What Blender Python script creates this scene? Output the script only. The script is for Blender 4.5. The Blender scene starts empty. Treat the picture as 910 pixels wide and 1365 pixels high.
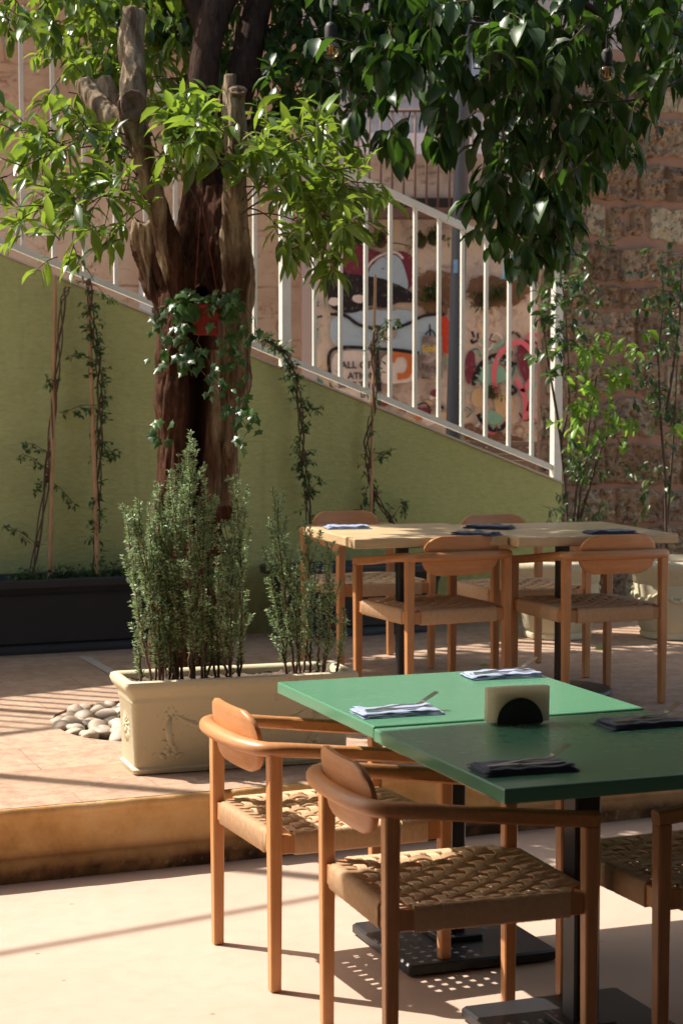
import bpy, bmesh, math, random
from mathutils import Vector, Matrix, noise
from mathutils.geometry import tessellate_polygon
R = math.radians
S = bpy.context.scene
COL = S.collection
random.seed(7)

# ------------------------------------------------------------------ camera, sky, sun, exposure
CAMH = 1.65; PITCH = 3.83; F_PX = 2500.0
cam_d = bpy.data.cameras.new('camera'); cam = bpy.data.objects.new('camera', cam_d); COL.objects.link(cam)
cam.location = (0, 0, CAMH); cam.rotation_euler = (R(90 - PITCH), 0, 0)
cam_d.sensor_fit = 'VERTICAL'; cam_d.sensor_height = 36.0; cam_d.lens = 36.0 * F_PX / 1365.0
cam_d.clip_end = 500; cam_d.clip_start = 0.05
cam_d.dof.use_dof = True; cam_d.dof.focus_distance = 6.2; cam_d.dof.aperture_fstop = 6.3
S.camera = cam
SUN = Vector((-0.93, 0.37, 1.25)).normalized()
world = bpy.data.worlds.new('World'); S.world = world; world.use_nodes = True
wn = world.node_tree.nodes; wl = world.node_tree.links
sky = wn.new('ShaderNodeTexSky'); sky.sky_type = 'NISHITA'; sky.sun_disc = False
sky.sun_elevation = math.asin(SUN.z); sky.sun_rotation = math.atan2(SUN.x, SUN.y)
wn['Background'].inputs[1].default_value = 0.16
sky.dust_density = 2.5
wt = wn.new('ShaderNodeMix'); wt.data_type = 'RGBA'; wt.blend_type = 'MULTIPLY'; wt.inputs[0].default_value = 1.0; wt.inputs[7].default_value = (1.0, .92, .80, 1)   # warm white balance
wl.new(sky.outputs[0], wt.inputs[6]); wl.new(wt.outputs[2], wn['Background'].inputs[0])
sd = bpy.data.lights.new('sun', 'SUN'); sd.energy = 5.0; sd.angle = R(0.5); sd.color = (1.0, 0.93, 0.84)
so = bpy.data.objects.new('sun', sd); COL.objects.link(so); so.location = (-8, 4, 12)
so.rotation_euler = (-SUN).to_track_quat('-Z', 'Y').to_euler()
S.view_settings.view_transform = 'Standard'; S.view_settings.look = 'None'
S.view_settings.gamma = 1.0; S.view_settings.exposure = 0.80
S.render.engine = 'CYCLES'
S.cycles.max_bounces = 8; S.cycles.transparent_max_bounces = 12

# ------------------------------------------------------------------ positions from the survey of the place
def at(px, py, Y):
    "point at depth Y seen at photo pixel px,py"
    t = R(PITCH); a = (px - 455.0) / F_PX; b = -(py - 682.5) / F_PX
    d = Vector((a, math.cos(t) + b * math.sin(t), -math.sin(t) + b * math.cos(t)))
    return Vector((0, 0, CAMH)) + d * (Y / d.y)
def on(px, py, z):
    t = R(PITCH); a = (px - 455.0) / F_PX; b = -(py - 682.5) / F_PX
    d = Vector((a, math.cos(t) + b * math.sin(t), -math.sin(t) + b * math.cos(t)))
    return Vector((0, 0, CAMH)) + d * ((z - CAMH) / d.z)

# ------------------------------------------------------------------ object helpers
def tag(o, label=None, cat=None, group=None, kind=None):
    if label: o['label'] = label
    if cat: o['category'] = cat
    if group: o['group'] = group
    if kind: o['kind'] = kind
    return o
def empty(name, loc, rz=0.0):
    o = bpy.data.objects.new(name, None); COL.objects.link(o)
    o.location = loc; o.rotation_euler = (0, 0, rz); o.empty_display_size = 0.1
    return o
def copy_tree(o, parent=None):
    c = o.copy(); COL.objects.link(c)
    if parent is not None: c.parent = parent
    for ch in list(o.children): copy_tree(ch, c)
    return c

class MB:
    def __init__(s): s.v = []; s.f = []; s.m = []; s.c = []; s.mi = 0; s.col = (1, 1, 1)
    def vert(s, p): s.v.append(tuple(p)); s.c.append(s.col); return len(s.v) - 1
    def face(s, idx): s.f.append(tuple(idx)); s.m.append(s.mi)
    def box(s, c, size, M=None, taper=1.0):
        cx, cy, cz = c; a, b, d = size[0] / 2, size[1] / 2, size[2] / 2; ids = []
        for k in (-1, 1):
            t = taper if k < 0 else 1.0
            for (i, j) in ((-1, -1), (1, -1), (1, 1), (-1, 1)):
                p = Vector((cx + i * a * t, cy + j * b * t, cz + k * d))
                if M is not None: p = M @ p
                ids.append(s.vert(p))
        for q in ((3, 2, 1, 0), (4, 5, 6, 7), (0, 1, 5, 4), (1, 2, 6, 5), (2, 3, 7, 6), (3, 0, 4, 7)):
            s.face([ids[i] for i in q])
    def cbox(s, c, size, ch, M=None, taper=1.0):
        "box with chamfered vertical edges and softened top/bottom"
        cx, cy, cz = c; a, b, h = size[0] / 2, size[1] / 2, size[2] / 2
        def ring(a, b, ch, z, t=1.0):
            out = []
            for (x, y) in ((-a + ch, -b), (a - ch, -b), (a, -b + ch), (a, b - ch), (a - ch, b), (-a + ch, b), (-a, b - ch), (-a, -b + ch)):
                p = Vector((cx + x * t, cy + y * t, z))
                if M is not None: p = M @ p
                out.append(s.vert(p))
            return out
        e = min(ch, h * 0.5) * 0.7
        rs = [ring(a - e, b - e, ch, cz - h, taper), ring(a, b, ch, cz - h + e, taper), ring(a, b, ch, cz + h - e), ring(a - e, b - e, ch, cz + h)]
        for r0, r1 in zip(rs, rs[1:]):
            for i in range(8): s.face((r0[i], r0[(i + 1) % 8], r1[(i + 1) % 8], r1[i]))
        s.face(rs[0][::-1]); s.face(rs[-1])
    def rings(s, rs, closed=True, cap=True):
        ids = [[s.vert(p) for p in r] for r in rs]; n = len(ids[0])
        for r0, r1 in zip(ids, ids[1:]):
            for i in range(n if closed else n - 1):
                s.face((r0[i], r0[(i + 1) % n], r1[(i + 1) % n], r1[i]))
        if cap and closed: s.face(ids[0][::-1]); s.face(ids[-1])
        return ids
    def tube(s, pts, rad, n=8, cap=True, sx=1.0, up=Vector((0, 0, 1)), wob=0.0):
        pts = [Vector(p) for p in pts]
        if not hasattr(rad, '__len__'): rad = [rad] * len(pts)
        rs = []; x = None
        for i, p in enumerate(pts):
            d = (pts[min(i + 1, len(pts) - 1)] - pts[max(i - 1, 0)])
            d = d.normalized() if d.length > 1e-9 else Vector((0, 0, 1))
            if x is None:
                u = up
                if abs(d.dot(u)) > 0.9: u = Vector((0, 1, 0)) if abs(d.y) < .8 else Vector((1, 0, 0))
                x = d.cross(u).normalized()
            else: x = (x - d * x.dot(d)).normalized()
            y = x.cross(d).normalized()
            r = rad[i]
            rs.append([p + x * math.cos(2 * math.pi * k / n) * r * sx + y * math.sin(2 * math.pi * k / n) * r * (1 + wob * noise.noise(p * 30 + Vector((k, 0, 0)))) for k in range(n)])
        return s.rings(rs, True, cap)
    def lathe(s, prof, c=(0, 0, 0), n=32, cap=True):
        c = Vector(c)
        return s.rings([[c + Vector((r * math.cos(2 * math.pi * k / n), r * math.sin(2 * math.pi * k / n), z)) for k in range(n)] for r, z in prof], True, cap)
    def ell(s, c, r, n=10, M=None):
        c = Vector(c); rs = []
        for j in range(n // 2 + 1):
            th = math.pi * j / (n // 2); ring = []
            for k in range(n):
                p = Vector((r[0] * math.sin(th) * math.cos(2 * math.pi * k / n), r[1] * math.sin(th) * math.sin(2 * math.pi * k / n), -r[2] * math.cos(th)))
                if M is not None: p = M @ p
                ring.append(c + p)
            rs.append(ring)
        s.rings(rs, True, False)
    def poly(s, pts, M=None):
        pts = [Vector(p) for p in pts]
        ids = [s.vert(p) for p in pts]
        for t in tessellate_polygon([pts]): s.face([ids[i] for i in t])
    def build(s, name, mats, parent=None, smooth=True, vc=False, auto=None):
        me = bpy.data.meshes.new(name); me.from_pydata(s.v, [], s.f)
        if not isinstance(mats, (list, tuple)): mats = [mats]
        for m in mats: me.materials.append(m)
        if len(mats) > 1: me.polygons.foreach_set('material_index', s.m)
        if vc:
            a = me.color_attributes.new('tone', 'FLOAT_COLOR', 'POINT')
            a.data.foreach_set('color', [x for c in s.c for x in (c[0], c[1], c[2], 1.0)])
        if smooth: me.polygons.foreach_set('use_smooth', [True] * len(me.polygons))
        me.update()
        if auto is not None and smooth:
            me.set_sharp_from_angle(angle=R(auto))
        o = bpy.data.objects.new(name, me); COL.objects.link(o)
        if parent is not None: o.parent = parent
        return o

def fix_normals(o):
    bm = bmesh.new(); bm.from_mesh(o.data); bmesh.ops.recalc_face_normals(bm, faces=bm.faces); bm.to_mesh(o.data); bm.free()
def bevel(o, w=0.004, seg=2):
    m = o.modifiers.new('bevel', 'BEVEL'); m.width = w; m.segments = seg; m.limit_method = 'ANGLE'; m.angle_limit = R(40)
    return o

# ------------------------------------------------------------------ materials
class NT:
    def __init__(s, name):
        s.mat = bpy.data.materials.new(name); s.mat.use_nodes = True
        s.n = s.mat.node_tree.nodes; s.l = s.mat.node_tree.links
        s.b = s.n['Principled BSDF']; s.out = s.n['Material Output']
    def node(s, t, **kw):
        n = s.n.new(t)
        for k, v in kw.items():
            if k.startswith('i_'): n.inputs[int(k[2:]) if k[2:].isdigit() else k[2:].replace('_', ' ')].default_value = v
            else: setattr(n, k, v)
        return n
    def co(s, scale=(1, 1, 1), rot=(0, 0, 0), kind='Object'):
        t = s.n.new('ShaderNodeTexCoord'); m = s.n.new('ShaderNodeMapping')
        m.inputs['Scale'].default_value = scale; m.inputs['Rotation'].default_value = rot
        s.l.new(t.outputs[kind], m.inputs['Vector']); return m.outputs[0]
    def noise(s, co, scale, detail=5, rough=.55, dist=0.0):
        n = s.n.new('ShaderNodeTexNoise'); n.inputs['Scale'].default_value = scale
        n.inputs['Detail'].default_value = detail; n.inputs['Roughness'].default_value = rough
        n.inputs['Distortion'].default_value = dist
        if co is not None: s.l.new(co, n.inputs['Vector'])
        return n.outputs['Fac']
    def ramp(s, fac, stops):
        r = s.n.new('ShaderNodeValToRGB'); s.l.new(fac, r.inputs[0]); e = r.color_ramp.elements
        while len(e) < len(stops): e.new(0.5)
        for i, (p, c) in enumerate(stops):
            e[i].position = p; e[i].color = (c, c, c, 1) if not hasattr(c, '__len__') else (*c, 1)
        return r.outputs[0]
    def mix(s, fac, a, b, mode='MIX'):
        m = s.n.new('ShaderNodeMix'); m.data_type = 'RGBA'; m.blend_type = mode
        for sock, v in ((m.inputs[0], fac), (m.inputs[6], a), (m.inputs[7], b)):
            if hasattr(v, 'is_output'): s.l.new(v, sock)
            elif hasattr(v, '__len__'): sock.default_value = (*v, 1)
            else: sock.default_value = v
        return m.outputs[2]
    def bump(s, h, strength=.4, dist=.01):
        b = s.n.new('ShaderNodeBump'); b.inputs['Strength'].default_value = strength; b.inputs['Distance'].default_value = dist
        s.l.new(h, b.inputs['Height']); s.l.new(b.outputs[0], s.b.inputs['Normal']); return b
    def base(s, v):
        if hasattr(v, 'is_output'): s.l.new(v, s.b.inputs['Base Color'])
        else: s.b.inputs['Base Color'].default_value = (*v, 1)
    def rough(s, v, spec=None):
        if hasattr(v, 'is_output'): s.l.new(v, s.b.inputs['Roughness'])
        else: s.b.inputs['Roughness'].default_value = v
        if spec is not None: s.b.inputs['Specular IOR Level'].default_value = spec

def simple(name, col, rough=.6, metal=0.0, var=.15, nscale=12, bump=0.0, bscale=60, spec=.5):
    t = NT(name); co = t.co()
    f = t.noise(co, nscale, 5)
    t.base(t.mix(f, tuple(c * (1 - var) for c in col), tuple(min(1, c * (1 + var)) for c in col)))
    t.rough(rough, spec); t.b.inputs['Metallic'].default_value = metal
    if bump: t.bump(t.noise(co, bscale, 6), bump, .005)
    return t.mat

def wood_mat(name, a, b, scale, rot=(0, 0, 0), rough=.42, tone=False):
    t = NT(name); co = t.co(scale, rot)
    g = t.noise(co, 6, 8, .6, .6); g2 = t.noise(t.co((3, 3, 3)), 2.5, 3)
    c = t.mix(t.ramp(g, [(.3, 0), (.7, 1)]), a, b)
    c = t.mix(g2, c, tuple(x * 0.8 for x in b), 'MIX') if False else t.mix(t.ramp(g2, [(.35, 0), (.75, .45)]), c, tuple(x * .72 for x in a))
    oi = t.n.new('ShaderNodeObjectInfo')
    hs = t.n.new('ShaderNodeHueSaturation'); t.l.new(c, hs.inputs['Color'])
    mr = t.n.new('ShaderNodeMapRange'); mr.inputs[3].default_value = .88; mr.inputs[4].default_value = 1.1
    t.l.new(oi.outputs['Random'], mr.inputs[0]); t.l.new(mr.outputs[0], hs.inputs['Value'])
    t.base(hs.outputs[0]); t.rough(rough); t.bump(g, .12, .002)
    return t.mat

M = {}
M['beech'] = wood_mat('oiled_beech', (.48, .205, .075), (.60, .29, .115), (12, 12, 1.0))
M['beech_pad'] = wood_mat('oiled_beech_pad', (.48, .205, .075), (.60, .285, .112), (1.2, 12, 12))
M['table_wood'] = wood_mat('pale_table_wood', (.52, .36, .19), (.68, .51, .30), (.8, 9, 9), (0, 0, R(14)), .38)
M['black_metal'] = simple('black_powder_coat', (.018, .018, .02), .42, 0, .2, 20, .1, 200)
M['white_metal'] = simple('cream_painted_metal', (.70, .67, .58), .45, 0, .14, 9)
M['steel'] = simple('steel', (.55, .53, .5), .22, 1.0, .05)
M['red_plastic'] = simple('red_plastic', (.20, .012, .008), .45)
M['red_string'] = simple('red_string', (.28, .03, .02), .8)
M['cable'] = simple('black_cable', (.02, .018, .018), .6)
M['black_plastic'] = simple('charcoal_plastic', (.022, .024, .028), .5, 0, .25, 6, .25, 90)
t = NT('white_paper'); t.base((.90, .86, .76)); t.rough(.85, .2); tl = t.node('ShaderNodeBsdfTranslucent'); tl.inputs[0].default_value = (.9, .84, .7, 1); mx = t.node('ShaderNodeMixShader'); mx.inputs[0].default_value = .55; t.l.new(t.b.outputs[0], mx.inputs[1]); t.l.new(tl.outputs[0], mx.inputs[2]); t.l.new(mx.outputs[0], t.out.inputs[0]); M['paper'] = t.mat
M['grey_post'] = simple('grey_painted_steel', (.075, .078, .088), .5, 0, .15, 4)
M['bench_wood'] = simple('weathered_slats', (.20, .16, .13), .8, 0, .3, 9)
M['slab'] = simple('grey_render', (.40, .41, .45), .9, 0, .12, 2)
M['rust'] = simple('rusty_iron', (.16, .10, .08), .8, 0, .4, 14)
M['dark_void'] = simple('dark_opening', (.015, .013, .012), .9)
M['bamboo'] = wood_mat('bamboo', (.42, .22, .10), (.56, .34, .16), (10, 10, 1.5), (0, 0, 0), .5)
M['twig'] = simple('twig_bark', (.085, .055, .035), .85, 0, .3, 30)
M['vine_stem'] = simple('vine_bark', (.11, .06, .038), .85, 0, .3, 30)
M['soil'] = simple('potting_soil', (.10, .065, .045), .95, 0, .6, 40, .8, 70)
M['shutter'] = simple('red_brown_shutter', (.24, .055, .04), .6)
M['shade_canopy'] = simple('shade_cloth', (.09, .085, .08), .9)

# green lacquer
t = NT('green_lacquer'); co = t.co()
f = t.noise(co, 3, 4)
t.base(t.mix(f, (.084, .235, .14), (.096, .258, .155))); scr = t.noise(t.co((2, 40, 1), (0, 0, R(35))), 5, 4, .6)
t.rough(t.mix(t.ramp(scr, [(.66, 0), (.72, .25)]), t.ramp(t.noise(co, 6, 9, .75), [(.38, .19), (.62, .245)]), (.5, .5, .5)), .5); M['green'] = t.mat

# cord
t = NT('paper_cord'); co = t.co()
f = t.noise(co, 60, 6)
t.base(t.mix(f, (.50, .315, .175), (.71, .495, .31))); t.rough(.8, .2)
t.bump(t.noise(co, 500, 3), .4, .001); M['cord'] = t.mat

# cloth napkins
def cloth(name, a, b):
    t = NT(name); co = t.co()
    wv = t.node('ShaderNodeTexWave'); wv.inputs['Scale'].default_value = 160; t.l.new(co, wv.inputs['Vector'])
    f = t.noise(co, 18, 4)
    t.base(t.mix(f, a, b)); t.rough(.9, .15); t.b.inputs['Sheen Weight'].default_value = .3
    t.bump(t.noise(co, 300, 3), .5, .001); return t.mat
M['napkin_sunlit'] = cloth('sunlit_linen', (.22, .27, .40), (.34, .40, .55))  # sun put into the colour: paler copy of the napkin cloth
M['napkin_shaded'] = cloth('shaded_linen', (.035, .045, .075), (.06, .07, .11))  # shade put into the colour: darker copy of the same cloth

# lower floor: cream cement
t = NT('cream_cement'); co = t.co()
big = t.noise(co, .9, 6, .6); sm = t.noise(co, 14, 8, .65); fine = t.noise(co, 120, 4)
c = t.mix(t.ramp(big, [(.3, 0), (.7, 1)]), (.46, .34, .262), (.50, .375, .30))
c = t.mix(t.ramp(sm, [(.36, .28), (.56, 0)]), c, (.44, .33, .235))
stain = t.noise(co, 2.3, 9, .7, 1.2)
c = t.mix(t.ramp(stain, [(.62, 0), (.72, .55)]), c, (.40, .29, .20))
vor = t.node('ShaderNodeTexVoronoi', feature='DISTANCE_TO_EDGE'); vor.inputs['Scale'].default_value = .55
cd = t.node('ShaderNodeVectorMath', operation='ADD')
nn = t.node('ShaderNodeTexNoise'); nn.inputs['Scale'].default_value = 5; t.l.new(co, nn.inputs['Vector'])
sc = t.node('ShaderNodeVectorMath', operation='SCALE'); sc.inputs['Scale'].default_value = .10; t.l.new(nn.outputs['Color'], sc.inputs[0])
t.l.new(co, cd.inputs[0]); t.l.new(sc.outputs[0], cd.inputs[1]); t.l.new(cd.outputs[0], vor.inputs['Vector'])
crack = t.ramp(vor.outputs['Distance'], [(0.0, 1), (.0035, 0)])
cm = t.mix(1.0, crack, t.ramp(t.noise(co, 1.7, 3), [(.54, 0), (.62, .8)]), 'MULTIPLY')
c = t.mix(cm, c, (.42, .32, .235))
sp = t.node('ShaderNodeTexVoronoi'); sp.inputs['Scale'].default_value = 6.5; t.l.new(co, sp.inputs['Vector'])
c = t.mix(t.ramp(sp.outputs['Distance'], [(.035, .9), (.06, 0)]), c, (.24, .17, .12))
t.base(c); t.rough(t.ramp(sm, [(.3, .5), (.7, .75)]), .35); t.bump(t.mix(.35, sm, fine), .18, .006)
M['cement'] = t.mat

# terrace: worn stone slabs
t = NT('worn_stone_slabs'); co = t.co((1, 1, 1), (0, 0, R(-22)))
bt = t.node('ShaderNodeTexBrick'); bt.offset = .5
for k, v in (('Scale', 1.0), ('Mortar Size', .004), ('Mortar Smooth', .3), ('Brick Width', .62), ('Row Height', .42), ('Bias', 0.0)): bt.inputs[k].default_value = v
bt.inputs['Color1'].default_value = (.36, .235, .155, 1); bt.inputs['Color2'].default_value = (.47, .315, .215, 1); bt.inputs['Mortar'].default_value = (.23, .14, .09, 1)
nn = t.node('ShaderNodeTexNoise'); nn.inputs['Scale'].default_value = 3; nn.inputs['Detail'].default_value = 6; t.l.new(co, nn.inputs['Vector'])
sc = t.node('ShaderNodeVectorMath', operation='SCALE'); sc.inputs['Scale'].default_value = .035; t.l.new(nn.outputs['Color'], sc.inputs[0])
ad = t.node('ShaderNodeVectorMath', operation='ADD'); t.l.new(co, ad.inputs[0]); t.l.new(sc.outputs[0], ad.inputs[1]); t.l.new(ad.outputs[0], bt.inputs['Vector'])
big = t.noise(co, 1.6, 7, .65); sm = t.noise(co, 18, 8, .7)
c = t.mix(t.ramp(big, [(.35, .0), (.65, .75)]), bt.outputs['Color'], (.44, .31, .22))
c = t.mix(t.ramp(sm, [(.38, .75), (.56, 0)]), c, (.27, .17, .115))
c = t.mix(t.ramp(t.noise(co, 7, 9, .75, .5), [(.59, 0), (.66, .55)]), c, (.58, .48, .39))
t.base(c); t.rough(.72, .3)
hh = t.mix(t.ramp(bt.outputs['Fac'], [(0, 0), (1, .8)]), t.mix(.5, sm, big), (0, 0, 0))
t.bump(hh, .35, .008); M['slabs'] = t.mat

# riser: ochre stained
t = NT('stained_ochre_riser'); co = t.co((1, 1, 1))
big = t.noise(co, 3.0, 7, .65); sm = t.noise(co, 30, 7, .7)
c = t.ramp(big, [(.3, (.30, .16, .07)), (.44, (.55, .31, .12)), (.58, (.70, .43, .19)), (.75, (.72, .52, .30))])
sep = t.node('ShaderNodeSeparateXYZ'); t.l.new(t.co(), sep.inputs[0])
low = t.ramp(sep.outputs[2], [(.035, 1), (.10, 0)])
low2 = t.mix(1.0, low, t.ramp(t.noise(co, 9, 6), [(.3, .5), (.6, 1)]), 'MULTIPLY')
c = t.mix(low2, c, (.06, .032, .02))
c = t.mix(t.ramp(sm, [(.58, 0), (.68, .5)]), c, (.5, .38, .24))
t.base(c); t.rough(.85, .2); t.bump(sm, .5, .006); M['riser'] = t.mat

# olive painted wall
t = NT('olive_painted_render'); co = t.co()
big = t.noise(co, .8, 4); sm = t.noise(co, 45, 5, .5); tr = t.noise(t.co((1, 1, 3.5)), 14, 5, .6, .8)
c = t.mix(t.ramp(big, [(.3, 0), (.7, 1)]), (.44, .45, .165), (.52, .535, .225))
c = t.mix(t.ramp(t.noise(co, 5, 8, .7), [(.55, 0), (.75, .35)]), c, (.46, .45, .21))
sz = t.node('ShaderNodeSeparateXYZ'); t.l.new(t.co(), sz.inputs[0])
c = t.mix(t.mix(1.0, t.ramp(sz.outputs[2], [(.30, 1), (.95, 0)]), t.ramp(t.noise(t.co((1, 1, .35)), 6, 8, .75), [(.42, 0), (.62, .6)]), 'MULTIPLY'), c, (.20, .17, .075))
c = t.mix(t.ramp(t.noise(t.co((2.5, 2.5, .25)), 5, 6, .6), [(.60, 0), (.72, .22)]), c, (.24, .22, .08))
tr2 = t.noise(t.co((1, 1, 2.6)), 22, 7, .7, .5)
c = t.mix(1.0, c, t.ramp(tr2, [(.35, .84), (.62, 1.0)]), 'MULTIPLY')
c = t.mix(t.ramp(t.noise(co, 1.4, 7, .7), [(.56, 0), (.60, .13)]), c, (.54, .54, .28))
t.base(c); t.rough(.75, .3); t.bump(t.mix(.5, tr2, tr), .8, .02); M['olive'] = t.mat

# reddish old wall
t = NT('salmon_old_masonry'); co = t.co()
big = t.noise(co, .9, 6, .6); cr = t.noise(t.co((1, 1, 2.2)), 5, 9, .75, 1.0)
c = t.ramp(big, [(.3, (.40, .22, .135)), (.5, (.58, .35, .215)), (.68, (.68, .48, .34))])
c = t.mix(t.ramp(cr, [(.34, .85), (.44, 0)]), c, (.24, .11, .065))
mb = t.node('ShaderNodeTexBrick'); 
for k, v in (('Scale', 1.0), ('Mortar Size', .012), ('Mortar Smooth', .6), ('Brick Width', .75), ('Row Height', .38)): mb.inputs[k].default_value = v
cx = t.co((1, 1, 1), (R(90), 0, 0)); nn = t.node('ShaderNodeTexNoise'); nn.inputs['Scale'].default_value = 3; t.l.new(cx, nn.inputs['Vector'])
sc = t.node('ShaderNodeVectorMath', operation='SCALE'); sc.inputs['Scale'].default_value = .12; t.l.new(nn.outputs['Color'], sc.inputs[0])
ad = t.node('ShaderNodeVectorMath', operation='ADD'); t.l.new(cx, ad.inputs[0]); t.l.new(sc.outputs[0], ad.inputs[1]); t.l.new(ad.outputs[0], mb.inputs['Vector'])
c = t.mix(t.mix(1.0, t.ramp(mb.outputs['Fac'], [(0, 0), (1, .75)]), t.ramp(t.noise(co, 2, 4), [(.4, 0), (.6, 1)]), 'MULTIPLY'), c, (.24, .10, .06))
t.base(c); t.rough(.9, .2); t.bump(cr, .8, .03); M['salmon'] = t.mat

# peeling plaster (mural wall)
t = NT('peeling_plaster'); co = t.co()
n1 = t.noise(co, 1.6, 9, .7); n2 = t.noise(co, 6, 9, .75, .6); n3 = t.noise(co, 25, 6, .7)
c = t.ramp(n1, [(.34, (.38, .34, .31)), (.45, (.54, .50, .46)), (.52, (.68, .64, .55)), (.62, (.72, .64, .47)), (.7, (.72, .71, .68))])
c = t.mix(t.ramp(n2, [(.36, .85), (.46, 0)]), c, (.25, .155, .115))
c = t.mix(t.ramp(n3, [(.6, 0), (.7, .5)]), c, (.66, .6, .54))
t.base(c); t.rough(.9, .2); t.bump(t.mix(.4, n2, n3), .7, .03); M['plaster'] = t.mat
def paint(name, col, keep=.40):
    t = NT(name); co = t.co()
    n2 = t.noise(co, 5, 9, .8, .4); n3 = t.noise(co, 28, 6, .75)
    c = t.mix(t.noise(co, 9, 6, .7), tuple(x * .72 for x in col), tuple(min(1, x * 1.12) for x in col))
    c = t.mix(t.ramp(n3, [(.56, 0), (.66, .35)]), c, (.55, .48, .42))
    t.base(c); t.rough(.8, .3)
    tr = t.node('ShaderNodeBsdfTransparent'); mx = t.node('ShaderNodeMixShader')
    m = t.mix(.5, n2, n3)
    t.l.new(t.ramp(m, [(keep - .02, 0), (keep + .01, 1)]), mx.inputs[0]); t.l.new(tr.outputs[0], mx.inputs[1]); t.l.new(t.b.outputs[0], mx.inputs[2])
    t.l.new(mx.outputs[0], t.out.inputs[0]); return t.mat
P_ = dict(maroon=(.20, .045, .075), sky=(.42, .62, .76), black=(.022, .022, .028), white=(.78, .77, .74), orange=(.62, .20, .06),
          red=(.62, .07, .035), pink=(.80, .20, .28), mint=(.26, .60, .46), teal=(.05, .25, .22), cream=(.68, .55, .33), stone=(.20, .12, .07), grey=(.40, .36, .33))
PM = {k: paint('paint_' + k, v, {'stone': .40, 'white': .43, 'sky': .42}.get(k, .41)) for k, v in P_.items()}

# rough rubble stones: colour from the stone's own tone
t = NT('rubble_stone'); co = t.co(); ca = t.node('ShaderNodeVertexColor', layer_name='tone')
n1 = t.noise(co, 22, 9, .75, .5); n2 = t.noise(co, 6, 6)
c = t.mix(t.ramp(n1, [(.40, .8), (.50, 0)]), ca.outputs['Color'], (.06, .03, .018))
c = t.mix(t.ramp(n2, [(.5, 0), (.75, .5)]), c, (.36, .23, .14))
t.base(c); t.rough(.95, .15); t.bump(n1, .9, .02); M['rubble'] = t.mat
M['mortar'] = simple('pink_mortar', (.30, .175, .12), .95, 0, .25, 5, .6, 40)

# bark
t = NT('tree_bark'); co = t.co((13, 13, 1.3)); ca = t.node('ShaderNodeVertexColor', layer_name='tone')
g = t.noise(co, 3.6, 12, .75, .8); g2 = t.noise(t.co(), 9, 7, .7)
dk = t.ramp(g, [(.3, (.028, .012, .008)), (.5, (.095, .043, .026)), (.68, (.18, .09, .055))])
pl = t.ramp(g, [(.28, (.08, .05, .03)), (.40, (.28, .20, .125)), (.54, (.48, .37, .245)), (.72, (.62, .51, .37))])
sp_ = t.node('ShaderNodeSeparateColor'); t.l.new(ca.outputs['Color'], sp_.inputs[0])
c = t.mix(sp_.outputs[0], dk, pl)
c = t.mix(t.ramp(g2, [(.62, 0), (.75, .4)]), c, (.20, .165, .13))
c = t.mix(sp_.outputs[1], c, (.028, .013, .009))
t.base(c); t.rough(.9, .08); t.bump(t.mix(.3, g, g2), 1.0, .045); M['bark'] = t.mat
t = NT('grey_bark'); co = t.co((6, 6, 2)); g = t.noise(co, 5, 9, .7, .5)
t.base(t.ramp(g, [(.3, (.035, .022, .018)), (.6, (.095, .06, .045)), (.8, (.19, .14, .11))])); t.rough(.92, .06); t.bump(g, 1.0, .03); M['live_bark'] = t.mat
M['cut_wood'] = simple('cut_end_grain', (.17, .10, .06), .95, 0, .85, 38, 1.0, 60)

def leaf_mat(name, a, b, tr, rough=.33, trf=.35):
    t = NT(name); ca = t.node('ShaderNodeVertexColor', layer_name='tone')
    sep = t.node('ShaderNodeSeparateColor'); t.l.new(ca.outputs['Color'], sep.inputs[0])
    c = t.mix(sep.outputs[0], a, b)
    t.base(c); t.rough(rough, .35 if name == 'crown_leaf' else .5)
    tl = t.node('ShaderNodeBsdfTranslucent'); ct = t.mix(sep.outputs[0], tuple(x * .75 for x in tr), tr); t.l.new(ct, tl.inputs[0])
    mx = t.node('ShaderNodeMixShader'); mx.inputs[0].default_value = trf
    t.l.new(t.b.outputs[0], mx.inputs[1]); t.l.new(tl.outputs[0], mx.inputs[2]); t.l.new(mx.outputs[0], t.out.inputs[0])
    return t.mat
M['leaf'] = leaf_mat('crown_leaf', (.013, .034, .009), (.034, .078, .015), (.14, .32, .03), .42, .20)
M['young_lit'] = leaf_mat('young_and_lit_leaf', (.028, .075, .016), (.12, .21, .03), (.34, .50, .045), .30, .36)
M['ivy'] = leaf_mat('ivy_leaf', (.03, .075, .025), (.07, .15, .04), (.16, .32, .05), .33, .25)
M['vine_leaf'] = leaf_mat('vine_leaf', (.03, .065, .02), (.065, .125, .03), (.14, .28, .05), .4, .25)
M['bright_leaf'] = leaf_mat('bright_leaf', (.10, .20, .03), (.20, .36, .05), (.36, .6, .06), .35, .4)
M['rosemary'] = leaf_mat('rosemary_needle', (.13, .22, .085), (.44, .56, .33), (.3, .42, .18), .5, .25)

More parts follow.
